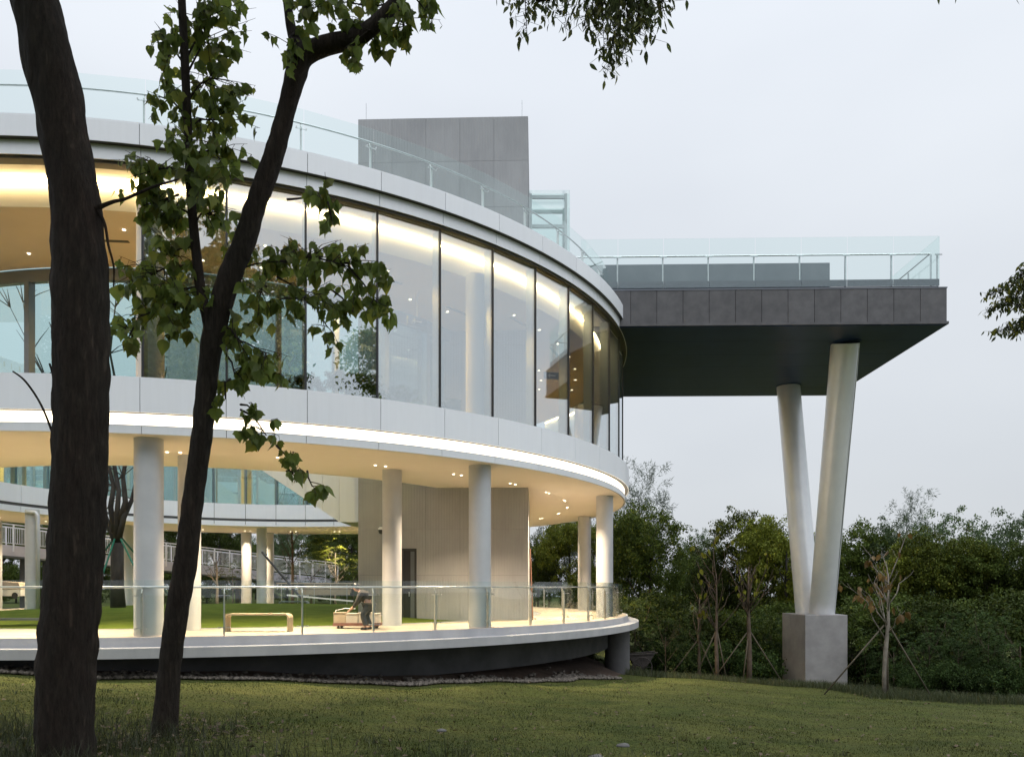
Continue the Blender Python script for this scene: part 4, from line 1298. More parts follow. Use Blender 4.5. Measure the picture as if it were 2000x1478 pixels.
# small trees beyond the courtyard
for nm, px, d, py, key, lab, rz in (('small_tree', 455, 51, 1082, 'frond_tall', 'small bright feathery tree in front of the ramp beside the far columns', 0.4), ('small_tree', 655, 50, 1035, 'frond_tall', 'yellow-green multi-stemmed tree left of the tower', 1.9),
                                   ('small_tree', 608, 53, 1065, 'frond', 'low feathery tree below the ramp between far columns and tower', 2.4), ('small_tree', 690, 52, 1075, 'frond', 'feathery tree half hidden by the tower left edge', 0.9)):
    x = by_px(px, d); z = gz(x, d)
    s = (EYE + (1146 - py) / F * d - z) / (4.3 if key == 'frond_tall' else 3.1)
    plant(key, nm, x, d, z, s, rz, lab, 'tree')
bare_tree('small_tree', by_px(571, 49), 49, 5.6, 0.11, 'thin brown leafless tree in front of the ramp', [], 1, leaves=None, seed=17, group='thin trees by the ramp')
bare_tree('small_tree', by_px(424, 50), 50, 3.4, 0.12, 'pale pruned tree trunk in front of the ramp', [], 1, leaves=None, seed=19, mat='bark_pale', group='thin trees by the ramp')

# ------------------------------------------------------------------ foreground trees
def limb_px(pts, d, name, mat, parent, n=16, wob=0.0, seed=0):
    """limb from outline centres: (px, py, width px[, extra depth])"""
    r = random.Random(seed)
    P, Rr = [], []
    for q in pts:
        dd = d + (q[3] if len(q) > 3 else 0)
        P.append(at(q[0], q[1], dd)); Rr.append(q[2] / F * dd / 2)
    # resample smoothly (Catmull-Rom)
    out, rad = [], []
    for i in range(len(P) - 1):
        p0, p1, p2, p3 = P[max(i - 1, 0)], P[i], P[i + 1], P[min(i + 2, len(P) - 1)]
        for k in range(10):
            s = k / 10
            v = 0.5 * ((2 * p1) + (p2 - p0) * s + (2 * p0 - 5 * p1 + 4 * p2 - p3) * s * s + (3 * p1 - p0 - 3 * p2 + p3) * s ** 3)
            out.append(v); rad.append(Rr[i] * (1 - s) + Rr[i + 1] * s)
    out.append(P[-1]); rad.append(Rr[-1])
    m = MB().tube(out, rad, n)
    if wob:
        from mathutils import noise as mn
        V = []
        for (x, y, z) in m.v:
            f = wob * (sin(x * 31 + z * 5) * sin(z * 7.3 + y * 23) + 0.6 * sin(z * 17 + x * 40))
            c = f + wob * 1.1 * mn.fractal(Vector((x * 9, y * 9, z * 2.2)), 1.0, 2.0, 4)
            V.append((x + c * 0.5, y + c * 0.3, z))
        m.v = V
    return m.build(name, mat, parent, smooth=True), out

t1 = empty('foreground_tree', at(125, 1478, 7.6) + Vector((0, 0, -0.35)), 'thick dark tree trunk in the left foreground', 'tree', 'foreground trees')
limb_px([(128, 1600, 150), (128, 1540, 118), (128, 1478, 104), (127, 1400, 102), (130, 1300, 104), (138, 1200, 102), (147, 1100, 99), (154, 1000, 100), (158, 850, 98), (159, 700, 99), (157, 560, 101), (148, 400, 90), (131, 300, 88), (113, 200, 90), (92, 100, 91), (67, 0, 84), (30, -150, 78), (-30, -330, 66), (-60, -500, 40)], 7.6, 'trunk', M['bark'], t1, 48, 0.016)
limb_px([(20, -180, 46), (70, -320, 36), (160, -470, 22, -0.4)], 7.6, 'limb', M['bark'], t1, 12)
limb_px([(186, 408, 14), (200, 402, 9), (222, 394, 7), (246, 388, 6), (300, 365, 5), (350, 350, 3)], 7.55, 'small_branch', M['bark'], t1, 8)
limb_px([(192, 412, 9), (205, 440, 6), (212, 480, 5), (222, 520, 4), (222, 560, 3)], 7.55, 'small_branch', M['bark'], t1, 8)
limb_px([(112, 890, 8), (104, 850, 5), (80, 790, 4), (50, 745, 4), (25, 725, 3)], 7.5, 'small_branch', M['bark'], t1, 7)
limb_px([(108, 822, 6), (102, 790, 5), (104, 740, 4), (97, 710, 4)], 7.5, 'small_branch', M['bark'], t1, 7)
D2 = 9.7
t2 = empty('foreground_tree', at(322, 1437, D2) + Vector((0, 0, -0.02)), 'slender forked tree leaning right in the foreground with lobed leaves', 'tree', 'foreground trees')
limb_px([(316, 1475, 92), (319, 1452, 66), (321, 1432, 53), (326, 1375, 45), (332, 1300, 41), (345, 1200, 43), (362, 1100, 43), (374, 1000, 39), (387, 900, 38), (396, 840, 39), (405, 740, 38), (416, 660, 42), (427, 612, 42), (447, 545, 44), (478, 470, 42), (500, 400, 39), (536, 300, 38), (563, 200, 34), (580, 140, 40), (592, 105, 40)], D2, 'trunk', M['bark'], t2, 32, 0.008)
limb_px([(584, 128, 36), (600, 105, 38), (640, 88, 36), (690, 76, 34), (728, 52, 30), (775, 2, 24), (840, -80, 18), (900, -180, 10)], D2, 'limb', M['bark'], t2, 16, 0.004)
limb_px([(588, 110, 30), (570, 60, 20), (560, 0, 16), (540, -120, 10)], D2, 'limb', M['bark'], t2, 12)
limb_px([(414, 650, 30), (404, 615, 22), (392, 565, 20), (381, 470, 18), (372, 370, 17), (367, 250, 16), (361, 120, 16), (355, 0, 15), (350, -120, 12), (340, -260, 6)], D2 - 0.05, 'stem', M['bark'], t2, 12)

# twigs and leaves of the forked tree
LEAVES = [leaf_mesh('leaf', M['leaf_front'], [(x * .86, y) for x, y in MAPLE], 0.25, 0.30), leaf_mesh('leaf', M['leaf_front'], [(x * .86, y) for x, y in HEART], 0.30, 0.35), leaf_mesh('leaf', M['leaf_front'], [(x * .86, y) for x, y in THREE], 0.18, 0.22), leaf_mesh('leaf', M['leaf_front'], MAPLE, -0.15, 0.45)]
# cluster: parent point px, py -> centre px, py, radius x, radius y, leaves, depth shift
CL = [
 ((362, 130), (330, 100), 45, 70, 22, 0.0), ((363, 150), (410, 60), 75, 60, 40, 0.15), ((365, 200), (420, 150), 70, 70, 46, 0.1), ((366, 230), (320, 190), 35, 55, 18, -0.1), ((366, 250), (425, 235), 65, 50, 34, 0.2), ((368, 300), (440, 290), 75, 35, 26, 0.1),
 ((368, 300), (375, 270), 40, 50, 22, -0.2), ((361, 120), (400, 15), 90, 25, 26, 0.0), ((370, 350), (300, 330), 75, 35, 30, -0.15), ((372, 370), (400, 340), 45, 50, 26, -0.2), ((350, 380), (285, 400), 60, 45, 20, -0.1),
 ((376, 420), (330, 410), 70, 50, 34, 0.1), ((378, 440), (420, 420), 45, 55, 24, 0.1), ((380, 480), (320, 500), 55, 50, 26, 0.0), ((385, 520), (290, 540), 65, 45, 30, -0.2), ((390, 560), (330, 590), 75, 40, 34, -0.1),
 ((395, 590), (270, 620), 60, 55, 24, -0.3), ((395, 590), (350, 640), 45, 50, 20, -0.1), ((300, 620), (240, 680), 40, 45, 9, -0.3), ((445, 540), (470, 500), 35, 40, 14, 0.2), ((455, 530), (540, 510), 60, 35, 28, 0.1),
 ((540, 510), (610, 500), 60, 40, 34, 0.1), ((600, 500), (680, 520), 55, 45, 34, 0.0), ((680, 520), (735, 590), 40, 50, 20, 0.0), ((640, 560), (690, 610), 40, 45, 12, -0.1), ((540, 540), (600, 590), 65, 50, 34, 0.1), ((600, 590), (640, 640), 40, 40, 14, 0.1),
 ((520, 560), (510, 570), 50, 55, 24, -0.1), ((440, 640), (470, 670), 45, 50, 26, -0.2), ((450, 660), (520, 690), 45, 50, 22, -0.2), ((440, 690), (460, 740), 40, 45, 14, -0.1), ((480, 700), (540, 730), 25, 30, 6, -0.2), ((450, 740), (440, 780), 30, 25, 6, -0.1),
 ((560, 390), (640, 395), 35, 40, 13, 0.1), ((640, 395), (650, 440), 18, 30, 5, 0.1), ((580, 60), (560, 90), 40, 45, 16, -0.2), ((560, 10), (610, 20), 60, 35, 30, -0.3), ((690, 76), (690, 110), 30, 30, 9, -0.1), ((740, 40), (720, 60), 60, 45, 26, -0.1),
 ((775, 2), (790, 50), 55, 45, 30, -0.1), ((775, 2), (700, 10), 80, 30, 30, 0.2), ((800, -20), (830, 20), 25, 35, 12, 0.0), ((470, 800), (520, 850), 45, 22, 14, -0.3), ((540, 870), (575, 905), 30, 28, 9, -0.3), ((600, 920), (610, 950), 30, 22, 8, -0.3),
 ((345, -130), (350, -120), 70, 60, 22, 0.1), ((342, -220), (345, -230), 80, 60, 26, 0.0), ((545, -100), (545, -140), 70, 60, 22, 0.1), ((850, -100), (860, -120), 70, 50, 20, 0.0), ((890, -160), (900, -190), 80, 50, 24, 0.1), ((780, -10), (770, -60), 80, 40, 20, 0.1),
 ((470, 790), (500, 805), 25, 10, 5, -0.3), ((560, 920), (580, 935), 20, 25, 4, -0.3),
]
def dress_tree():
    r = random.Random(21)
    twigs = MB()
    spots = []
    for (pa, pc_, rx, ry, n, dz) in CL:
        a = at(pa[0], pa[1], D2); c = at(pc_[0], pc_[1], D2 + dz)
        mid = a.lerp(c, 0.5) + Vector((0, r.uniform(-.1, .1), r.uniform(0.0, 0.08)))
        twigs.tube([a, mid, c], [0.016, 0.011, 0.007], 5)
        n = round(n * 2.2); rx *= 1.2; ry *= 1.18
        m = max(2, n // 5)
        for k in range(m):
            an = r.uniform(0, 6.28); rr = r.uniform(.45, 1.18)
            tip = at(pc_[0] + rx * rr * cos(an), pc_[1] + ry * rr * sin(an) - 8, D2 + dz + r.uniform(-.35, .35))
            src = mid.lerp(c, r.uniform(0.2, 1.0))
            bend = src.lerp(tip, .55) + Vector((0, 0, r.uniform(0.0, 0.07)))
            twigs.tube([src, bend, tip], [0.006, 0.0045, 0.002], 4)
            q = max(1, round(n / m))
            for j in range(q):
                s = r.uniform(.25, 1.0)
                p = src.lerp(bend, s / .55) if s < .55 else bend.lerp(tip, (s - .55) / .45)
                base = p + Vector((r.uniform(-.05, .05), r.uniform(-.05, .05), r.uniform(-.07, -.01)))
                twigs.tube([p, base], [0.003, 0.002], 3, cap=False)
                spots.append(base)
    tag(twigs.build('twigs', M['bark'], t2), kind='stuff')
    r.shuffle(spots)
    spots.sort(key=lambda p: (p.z - EYE) / p.y > 0.766)      # those in the picture are the single leaves
    big, rest = spots[:300], spots[300:]
    def pose():
        sc = r.uniform(0.10, 0.18) if r.random() > .25 else r.uniform(0.055, 0.10)
        return (r.uniform(-.5, .5), r.gauss(0, .42), r.uniform(0, 6.28)), sc
    for b in big:
        e, sc = pose()
        o = link(bpy.data.objects.new('leaf', r.choice(LEAVES)))
        o.location = b; o.rotation_euler = e; o.scale = (sc,) * 3
        under(o, t2)
    from mathutils import Euler
    V, Fc = [], []
    for b in rest:
        e, sc = pose()
        me = r.choice(LEAVES)
        R_ = Euler(e).to_matrix()
        o0 = len(V)
        V += [tuple(R_ @ (v.co * sc) + b) for v in me.vertices]
        Fc += [tuple(i + o0 for i in p.vertices) for p in me.polygons]
    me = bpy.data.meshes.new('foliage')
    me.from_pydata(V, [], Fc); me.materials.append(M['leaf_front']); me.update()
    tag(under(link(bpy.data.objects.new('foliage', me)), t2), kind='stuff')
dress_tree()
# crowns of the two trees above the picture
def high_crown(parent, c, size, seed):
    me = crown_mesh('crown', M['leaf_front'], seed, size, 0, 260, 26, 0.22)
    o = link(bpy.data.objects.new('crown', me)); o.location = c
    tag(under(o, parent), kind='stuff')
high_crown(t1, (-5.6, 4.6, 11.8), (2.8, 2.4, 2.2), 31)
high_crown(t2, (-2.6, 7.2, 12.4), (2.8, 2.2, 1.8), 32)

# ------------------------------------------------------------------ tree overhanging from the right
ov = empty('overhanging_tree', (10.6, 9.0, gz(10.6, 9.0)), 'tree reaching in from the right with narrow drooping leaves', 'tree')
zb = gz(10.6, 9.0)
def curved(P, Rr, name, n=10):
    P = [Vector(p) for p in P]
    out, rad = [], []
    for i in range(len(P) - 1):
        p0, p1, p2, p3 = P[max(i - 1, 0)], P[i], P[i + 1], P[min(i + 2, len(P) - 1)]
        for k in range(8):
            q = k / 8
            v = 0.5 * ((2 * p1) + (p2 - p0) * q + (2 * p0 - 5 * p1 + 4 * p2 - p3) * q * q + (3 * p1 - p0 - 3 * p2 + p3) * q ** 3)
            out.append(v + Vector((0, 0.03 * sin(7 * v.x + i), 0.03 * sin(5 * v.x + 2 * i)))); rad.append(Rr[i] * (1 - q) + Rr[i + 1] * q)
    out.append(P[-1]); rad.append(Rr[-1])
    MB().tube(out, rad, n).build(name, M['bark'], ov, smooth=True)
    return out
curved([(10.6, 9.0, zb - .2), (10.5, 9.0, zb + 2.5), (10.3, 8.9, zb + 5), (10.2, 8.8, zb + 8.2), (10.0, 8.5, zb + 10)], [0.36, 0.26, 0.22, 0.14, 0.06], 'trunk', 16)
limb1 = curved([(10.42, 8.95, zb + 4.4), (9.6, 8.85, zb + 6.3), (7.5, 8.6, 8.45), (4.8, 8.3, 8.95), (2.4, 8.0, 8.5), (1.3, 8.0, 7.95), (0.2, 8.0, 7.75)], [0.15, 0.13, 0.10, 0.075, 0.05, 0.03, 0.015], 'limb')
limb2 = curved([(10.5, 9.0, zb + 3.0), (10.3, 9.8, 4.9), (9.8, 10.8, 5.9), (9.1, 11.6, 6.2), (8.3, 12.0, 6.0)], [0.12, 0.09, 0.06, 0.04, 0.015], 'limb')
def overhang():
    r = random.Random(5)
    mesh_l = [leaf_mesh('leaf', M['leaf_over'], LANCE, 0.2, 0.3), leaf_mesh('leaf', M['leaf_over'], LANCE, -0.15, 0.3)]
    mesh_r = [leaf_mesh('leaf', M['leaf_light'], LANCE, 0.2, 0.3)]
    tw2 = MB(); spots = []
    strands = []   # (start px, py) -> (end px, py), leaf count, depth
    for (a, b, n) in (((1000, -40), (992, 14), 6), ((1025, -40), (1030, 75), 16), ((1060, -40), (1070, 35), 14), ((1100, -30), (1102, 55), 14), ((1130, -30), (1142, 60), 14), ((1165, -40), (1195, 65), 22), ((1190, -40), (1180, 100), 22),
                      ((1215, -40), (1185, 145), 26), ((1225, -40), (1225, 90), 24), ((1245, -40), (1215, 110), 22), ((1260, -40), (1250, 75), 22), ((1280, -40), (1262, 60), 18), ((1300, -40), (1298, 28), 14), ((1240, -50), (1275, 30), 16), ((1150, -40), (1160, 35), 12), ((1200, -40), (1205, 40), 18), ((1080, -40), (1048, 20), 10)):
        strands.append((at(a[0], a[1], 8.0 + r.uniform(-.3, .3)), at(b[0], b[1], 8.0 + r.uniform(-.3, .3)), n, 0.095))
    for (a, b, n) in (((2060, 500), (1985, 545), 16), ((2060, 520), (1955, 590), 20), ((2060, 560), (1930, 605), 20), ((2060, 600), (1945, 650), 20), ((2060, 620), (1980, 650), 16), ((2050, 560), (1990, 600), 20), ((2050, 540), (1925, 580), 14)):
        strands.append((at(a[0], a[1], 12.0 + r.uniform(-.3, .3)), at(b[0], b[1], 12.0 + r.uniform(-.3, .3)), n * 3, 0.085))
    for px in range(1810, 2010, 26):
        strands.append((at(px, -60, 9), at(px + r.uniform(-10, 10), -16, 9), 3, 0.08))
    hidden = []                                   # leafy side twigs along the limbs outside the picture
    for p in limb1[12:44]:
        for _ in range(3):
            hidden.append((p, p + Vector((r.uniform(-.5, .5), r.uniform(-.9, .1), r.uniform(.25, .9))), 6, 0.10))
    for p in limb2[8:26]:
        for _ in range(3):
            hidden.append((p, p + Vector((r.uniform(0.1, .8), r.uniform(-.5, .3), r.uniform(-.3, .6))), 6, 0.10))
    for (a, b, n, sz) in strands + hidden:
        mid = a.lerp(b, .5) + Vector((r.uniform(-.06, .06), r.uniform(-.06, .06), .04))
        tw2.tube([a, mid, b], [0.008, 0.005, 0.002], 4)
        for j in range(round(n * 3.0)):
            s = r.uniform(0.1, 1.0)
            p = a.lerp(mid, s * 2) if s < .5 else mid.lerp(b, s * 2 - 1)
            q = p + Vector((r.gauss(0, .08), r.gauss(0, .08), r.gauss(0, .04)))
            tw2.tube([p, q], [0.003, 0.0015], 3, cap=False)
            spots.append((q, sz * r.uniform(.7, 1.35)))
    # side twigs tie every strand to the limbs
    for (a, b, n, sz) in strands:
        if a.y < 8.7: tw2.tube([(a.x + 0.25, 8.0, 7.9 if a.x < 1.4 else 8.2), a], [0.01, 0.008], 4)
        elif a.y > 11: tw2.tube([(8.9, 11.8, 6.05), a], [0.014, 0.008], 4)
        else: tw2.tube([(a.x + 0.3, 8.5, 8.9), a], [0.012, 0.008], 4)
    tag(tw2.build('twigs', M['bark'], ov), kind='stuff')
    r.shuffle(spots)
    def inside(p): return abs(p.x / p.y) < 0.668 and (p.z - EYE) / p.y < 0.766
    spots.sort(key=lambda q: not inside(q[0]))
    for (p, sz) in spots[:300]:
        o = link(bpy.data.objects.new('leaf', r.choice(mesh_l if p.y < 11 else mesh_r)))
        o.location = p; o.rotation_euler = (r.uniform(-.7, .7), r.uniform(-.7, .7), r.uniform(0, 6.28)); o.scale = (sz,) * 3
        under(o, ov)
    from mathutils import Euler
    V, Fc = [], []
    for (p, sz) in spots[300:]:
        R_ = Euler((r.uniform(-.7, .7), r.uniform(-.7, .7), r.uniform(0, 6.28))).to_matrix()
        me = r.choice(mesh_l); o0 = len(V)
        V += [tuple(R_ @ (v.co * sz) + p) for v in me.vertices]
        Fc += [tuple(i + o0 for i in q.vertices) for q in me.polygons]
    me = bpy.data.meshes.new('foliage')
    me.from_pydata(V, [], Fc); me.materials.append(M['leaf_over']); me.update()
    tag(under(link(bpy.data.objects.new('foliage', me)), ov), kind='stuff')
overhang()
high_crown(ov, (9.6, 8.0, 11.6), (3.0, 2.6, 2.0), 33)

# ------------------------------------------------------------------ grass
def blades(name, N, xr, yr, hr, wr, mat, seed, test=None, dens=None, label=None, lean=0.5):
    r = np.random.default_rng(seed)
    Y = yr[0] + (yr[1] - yr[0]) * r.uniform(0, 1, N) ** (dens or 1.0)
    lim0 = np.maximum(xr[0], -0.70 * Y - 0.5); lim1 = np.minimum(xr[1], 0.70 * Y + 0.5)
    X = lim0 + (lim1 - lim0) * r.uniform(0, 1, N)
    R = np.hypot(X - C[0], Y - C[1])
    ok = R > 17.02
    if test is not None: ok &= test(X, Y, r)
    X, Y = X[ok], Y[ok]; n = len(X)
    Z = ground_h(X, Y) + EYE - 0.01
    h = r.uniform(hr[0], hr[1], n); w = r.uniform(wr[0], wr[1], n)
    a = r.uniform(0, 6.28, n); b = r.uniform(0, 6.28, n); l = h * r.uniform(0, lean, n)
    p = np.stack([X, Y, Z], 1)
    sd = np.stack([np.cos(a), np.sin(a), 0 * a], 1) * w[:, None] / 2
    ld_ = np.stack([np.cos(b) * l, np.sin(b) * l, h], 1)
    md = ld_ * np.array([0.3, 0.3, 0.55])
    V = np.stack([p - sd, p + sd, p + md + sd * .7, p + md - sd * .7, p + ld_], 1).reshape(-1, 3)
    i = np.arange(n)[:, None] * 5
    Fc = np.concatenate([i + np.array([[0, 1, 2]]), i + np.array([[0, 2, 3]]), i + np.array([[3, 2, 4]])], 0)
    o = link(bpy.data.objects.new(name, np_mesh(name, V, Fc, mat)))
    return tag(o, label, 'grass', kind='stuff')
def patchy(X, Y, r): return (np.sin(X * 1.3 + 0.6 * Y) * np.sin(Y * 1.1 - X * .4) + r.uniform(-1.2, 1.2, len(X))) > -0.6
blades('lawn_grass', 210000, (-14, 24), (6.5, 31), (0.015, 0.05), (0.006, 0.014), M['grass'], 41, patchy, 1.5, 'short green and straw coloured lawn grass', 0.9)
def tufts(X, Y, r): return (np.sin(X * 3.1 + 1.7 * Y) * np.sin(Y * 2.7 - X * 1.9) + 0.8 * np.sin(X * 7.7) * np.sin(Y * 6.1 + 1)) > 1.0
blades('grass_tufts', 70000, (-14, 24), (7, 30), (0.05, 0.11), (0.007, 0.014), M['weed'], 47, tufts, 1.4, 'longer grass tufts dotted over the lawn', 1.1)
def corner(X, Y, r):
    px = 1000 + F * X / Y
    w = smooth((620 - px) / 420) * smooth((11.2 - Y) / 2.2)
    w = np.maximum(w, 0.30 * smooth((9.6 - Y) / 1.2)) * (0.25 + 0.75 * smooth(0.5 + 0.9 * np.sin(X * 2.3 + Y) * np.sin(Y * 2.9 - X)))
    return r.uniform(0, 1, len(X)) < w
blades('tall_weeds', 46000, (-8, 6), (6.0, 11.5), (0.06, 0.40), (0.004, 0.010), M['weed'], 42, corner, 1.0, 'tall dark weeds and grass round the foreground trunks', 1.0)
def border(X, Y, r):
    px = 1000 + F * X / Y
    lim = np.interp(px, [1180, 1300, 1530, 1700, 2000], [29.5, 30.0, 29.0, 23.6, 23.4])
    return (np.abs(Y - lim - 0.5) < 0.9 + 0.5 * r.uniform(0, 1, len(X))) & (px > 1185)
blades('border_grass', 90000, (2, 20), (22, 32), (0.10, 0.34), (0.008, 0.018), M['weed'], 43, border, 1.0, 'unmown darker grass along the shrub border', 0.7)
# fallen leaves and flat stones in the lawn
def litter():
    r = np.random.default_rng(44)
    N = 900
    Y = 8 + 20 * r.uniform(0, 1, N) ** 1.4; X = (-0.66 + 1.32 * r.uniform(0, 1, N)) * Y
    for bx_, by_ in ((-4.4, 9.7), (-4.45, 7.8)):      # more of it round the two trunks
        X = np.concatenate([X, bx_ + r.normal(0, .75, 260)]); Y = np.concatenate([Y, by_ + r.normal(0, .75, 260)])
    ok = np.hypot(X - C[0], Y - C[1]) > 17.3
    X, Y = X[ok], Y[ok]; n = len(X)
    c = np.stack([X, Y, ground_h(X, Y) + EYE + 0.045], 1)
    ax = unit(np.stack([r.normal(size=n), r.normal(size=n), r.normal(size=n) * .25], 1))
    V, Fc = quads_from(c, ax, np.tile(np.array([0, 0, 1.0]), (n, 1)) + r.normal(0, .3, (n, 3)), r.uniform(.05, .12, n), r.uniform(.03, .06, n), .25)
    o = link(bpy.data.objects.new('leaf_litter', np_mesh('leaf_litter', V, Fc, solid('dry_leaf', (0.05, 0.032, 0.02), (0.17, 0.13, 0.085), 3.0, rough=0.8))))
    tag(o, 'dry fallen leaves scattered over the lawn', 'leaves', kind='stuff')
litter()
slabm = solid('lawn_stone', (0.10, 0.10, 0.10), (0.16, 0.16, 0.16), 8, rough=0.9)
for i, (px, py, w, lab) in enumerate(((1218, 1405, 0.10, 'flat grey stone in the middle of the lawn'), (1165, 1442, 0.11, 'flat grey stone near the bottom edge of the lawn'), (862, 1393, 0.08, 'small flat stone left in the lawn below the tower'), (1285, 1452, 0.06, 'small pale stone low in the lawn'))):
    d = 1.9 * F / (py - 1146)
    x = by_px(px, d)
    v, f = ico(2)
    sv = v * np.array([w, w * .8, w * .4]) * (1 + 0.1 * np.sin(v[:, :1] * 5 + i))
    o = link(bpy.data.objects.new('lawn_stone', np_mesh('lawn_stone', sv, f, slabm, True)))
    o.location = (x, d, gz(x, d) + w * .12)
    tag(o, lab, 'stone', 'stones in the lawn')

# ------------------------------------------------------------------ ramp bridge far left
rb = empty('ramp_bridge', at(300, 1080, 48) + Vector((0, 0, -2.0)), 'white railed pedestrian ramp descending behind the courtyard', 'ramp')
ra = at(-60, 1056, 43.5); rbp = at(660, 1130, 60)
def along(s, dz=0.0, off=0.0):
    p = ra.lerp(rbp, s); n = Vector((rbp.y - ra.y, -(rbp.x - ra.x), 0)).normalized()
    return p + n * off + Vector((0, 0, dz))
MB().extrude([along(0, -.62), along(1, -.62), along(1, 0), along(0, 0)], along(0, 0, -2.2) - along(0, 0)).build('ramp_deck', M['bridge_beam'], rb)
MB().extrude([along(0, -.72), along(1, -.72), along(1, -.621), along(0, -.621)], along(0, 0, -2.2) - along(0, 0)).build('ramp_underside', M['charcoal'], rb)
for hh, w in ((1.22, .06), (1.02, .035), (0.12, .04)):
    MB().bar(along(0, hh), along(1, hh), w).build('guard_rail', M['bridge'], rb)
MB().bar(along(0, 1.22, -2.1), along(1, 1.22, -2.1), .06).build('guard_rail', M['bridge'], rb)
NPo = 22
for i in range(NPo + 1):
    s = i / NPo
    MB().box(along(s, .45) + Vector((0, -.03, 0)), (.08, .05, 1.6)).build('ramp_post', M['bridge'], rb)
    MB().box(along(s, .6, -2.1), (.06, .05, 1.25)).build('ramp_post', M['bridge'], rb)
    if i < NPo:
        m = MB()
        for k in range(1, 12):
            q = along(s + k / 12 / NPo, 0.56)
            m.box(q, (.022, .02, .88))
        m.build('bar_panel', M['bridge'], rb)
for s in (0.12, 0.17, 0.24, 0.45, 0.68):
    p = along(s, -.7, -1.0)
    MB().box((p.x, p.y, (p.z + H(-1.4)) / 2), (.3, .3, p.z - H(-1.4))).build('ramp_pier', M['under'], rb)

# ------------------------------------------------------------------ small things on and beyond the terrace
def u_bench(name, xc, y, w, hgt, dep, th, mat, label, z0):
    e = empty(name, (xc, y, z0), label, 'bench', 'benches')
    def prof(x0, x1, rr=0.12):
        pts = []
        for k in range(7):
            a = PI - k * PI / 12
            pts.append((x0 + rr + rr * cos(a), hgt - rr + rr * sin(a)))
        for k in range(7):
            a = PI / 2 - k * PI / 12
            pts.append((x1 - rr + rr * cos(a), hgt - rr + rr * sin(a)))
        return pts
    o_ = prof(-w / 2, w / 2); i_ = []
    for (x, z) in o_: i_.append((max(-w / 2 + th, min(w / 2 - th, x)), min(hgt - th, z)))
    r2 = 0.05
    top = MB(); n = len(o_)
    V = []
    for yy in (0, dep):
        V += [(xc + x, y + yy, z0 + z) for x, z in o_] + [(xc + max(-w / 2 + th, min(w / 2 - th, x * (w / 2 - th) / (w / 2))), y + yy, z0 + min(hgt - th, z)) for x, z in o_]
    fs = []
    for i in range(n - 1):
        fs += [(i, i + 1, n + i + 1, n + i), (2 * n + i + 1, 2 * n + i, 3 * n + i, 3 * n + i + 1), (i + 1, i, 2 * n + i, 2 * n + i + 1), (n + i, n + i + 1, 3 * n + i + 1, 3 * n + i)]
    fs += [(0, n, 3 * n, 2 * n), (n - 1, 2 * n - 1 + 0, 4 * n - 1, 3 * n - 1)]
    top.add(V, fs).build('seat', mat, e, angle=40)
    for s in (-1, 1):
        MB().box((xc + s * (w / 2 - th / 2), y + dep / 2, z0 + (hgt - .12) / 2), (th, dep, hgt - .12 - 0.002)).build('leg', mat, e)
u_bench('timber_bench', by_px(504, 19.9), 19.75, 1.68, 0.47, 0.40, 0.045, M['wood'], 'pale timber bench with rounded corners on the terrace', H(FLOOR) + .001)
u_bench('steel_bench', by_px(20, 22.3), 22.3, 1.9, 0.25, 0.45, 0.06, M['charcoal'], 'dark low bench beside the lawn behind the thick trunk', H(-1.16))
u_bench('steel_bench', by_px(572, 40.5), 40.5, 1.5, 0.42, 0.45, 0.06, M['mullion'], 'grey metal bench on the far side of the courtyard', H(-1.15))
# leaning black pole and stepped stone seat beyond the lawn
MB().tube([at(512, 1078, 37), at(592, 1172, 35)], 0.055, 10).build('black_pole', M['black'])
tag(bpy.data.objects['black_pole'], 'slanting black handrail pole at the edge of the courtyard lawn', 'pole')
ss = empty('stone_seat', at(640, 1165, 43), 'low stepped timber seating left of the tower', 'seating')
MB().box(at(632, 1156, 43.5), (2.9, 0.5, 0.32)).build('step', M['wood'], ss)
MB().box(at(640, 1149, 44.3), (2.6, 0.6, 0.5)).build('step', M['bamboo'], ss)
tag(MB().add([at(560, 1160, 41.5), at(690, 1172, 37.5), at(690, 1175, 36.8), at(560, 1163, 40.8)], [(0, 1, 2, 3)]).build('garden_path', M['path']), kind='structure')

# low cart with cream boxes and the person pushing it
cz = H(FLOOR)
ct = empty('low_trolley', (by_px(700, 21.5), 21.5, cz), 'low trolley carrying cream boxes on a red frame beside the person', 'trolley')
cx, cy = by_px(699, 21.5), 21.5
red = solid('red_frame', (0.17, 0.075, 0.06), rough=0.6); cream = solid('cream_box', (0.46, 0.41, 0.35), (0.52, 0.47, 0.4), 4, rough=0.7); tan = solid('tan_box', (0.34, 0.27, 0.19), rough=0.8)
MB().box((cx, cy, cz + .12), (1.28, .55, .08)).build('frame', red, ct)
for i, (dx, w, hh, mt) in enumerate(((-.46, .34, .27, tan), (-.12, .32, .24, cream), (.24, .36, .26, cream), (.52, .2, .24, cream))):
    b_ = MB().box((cx + dx, cy, cz + .161 + hh / 2), (w, .46, hh)).build('box', mt, ct)
    MB().box((cx + dx, cy, cz + .162 + hh + .012), (w + .02, .48, .022)).build('box_lid', mt, b_)
for dx in (-.5, .5):
    for dy in (-.22, .22):
        MB().tube([(cx + dx, cy + dy - .02, cz + .04), (cx + dx, cy + dy + .02, cz + .04)], .04, 12).build('wheel', M['black'], ct)
MB().tube([(cx - .6, cy, cz + .15), (cx - .62, cy, cz + .5), (cx - .35, cy, cz + .56), (cx - .05, cy - .1, cz + .55)], .012, 6).build('pull_cord', M['white'], ct, smooth=True)

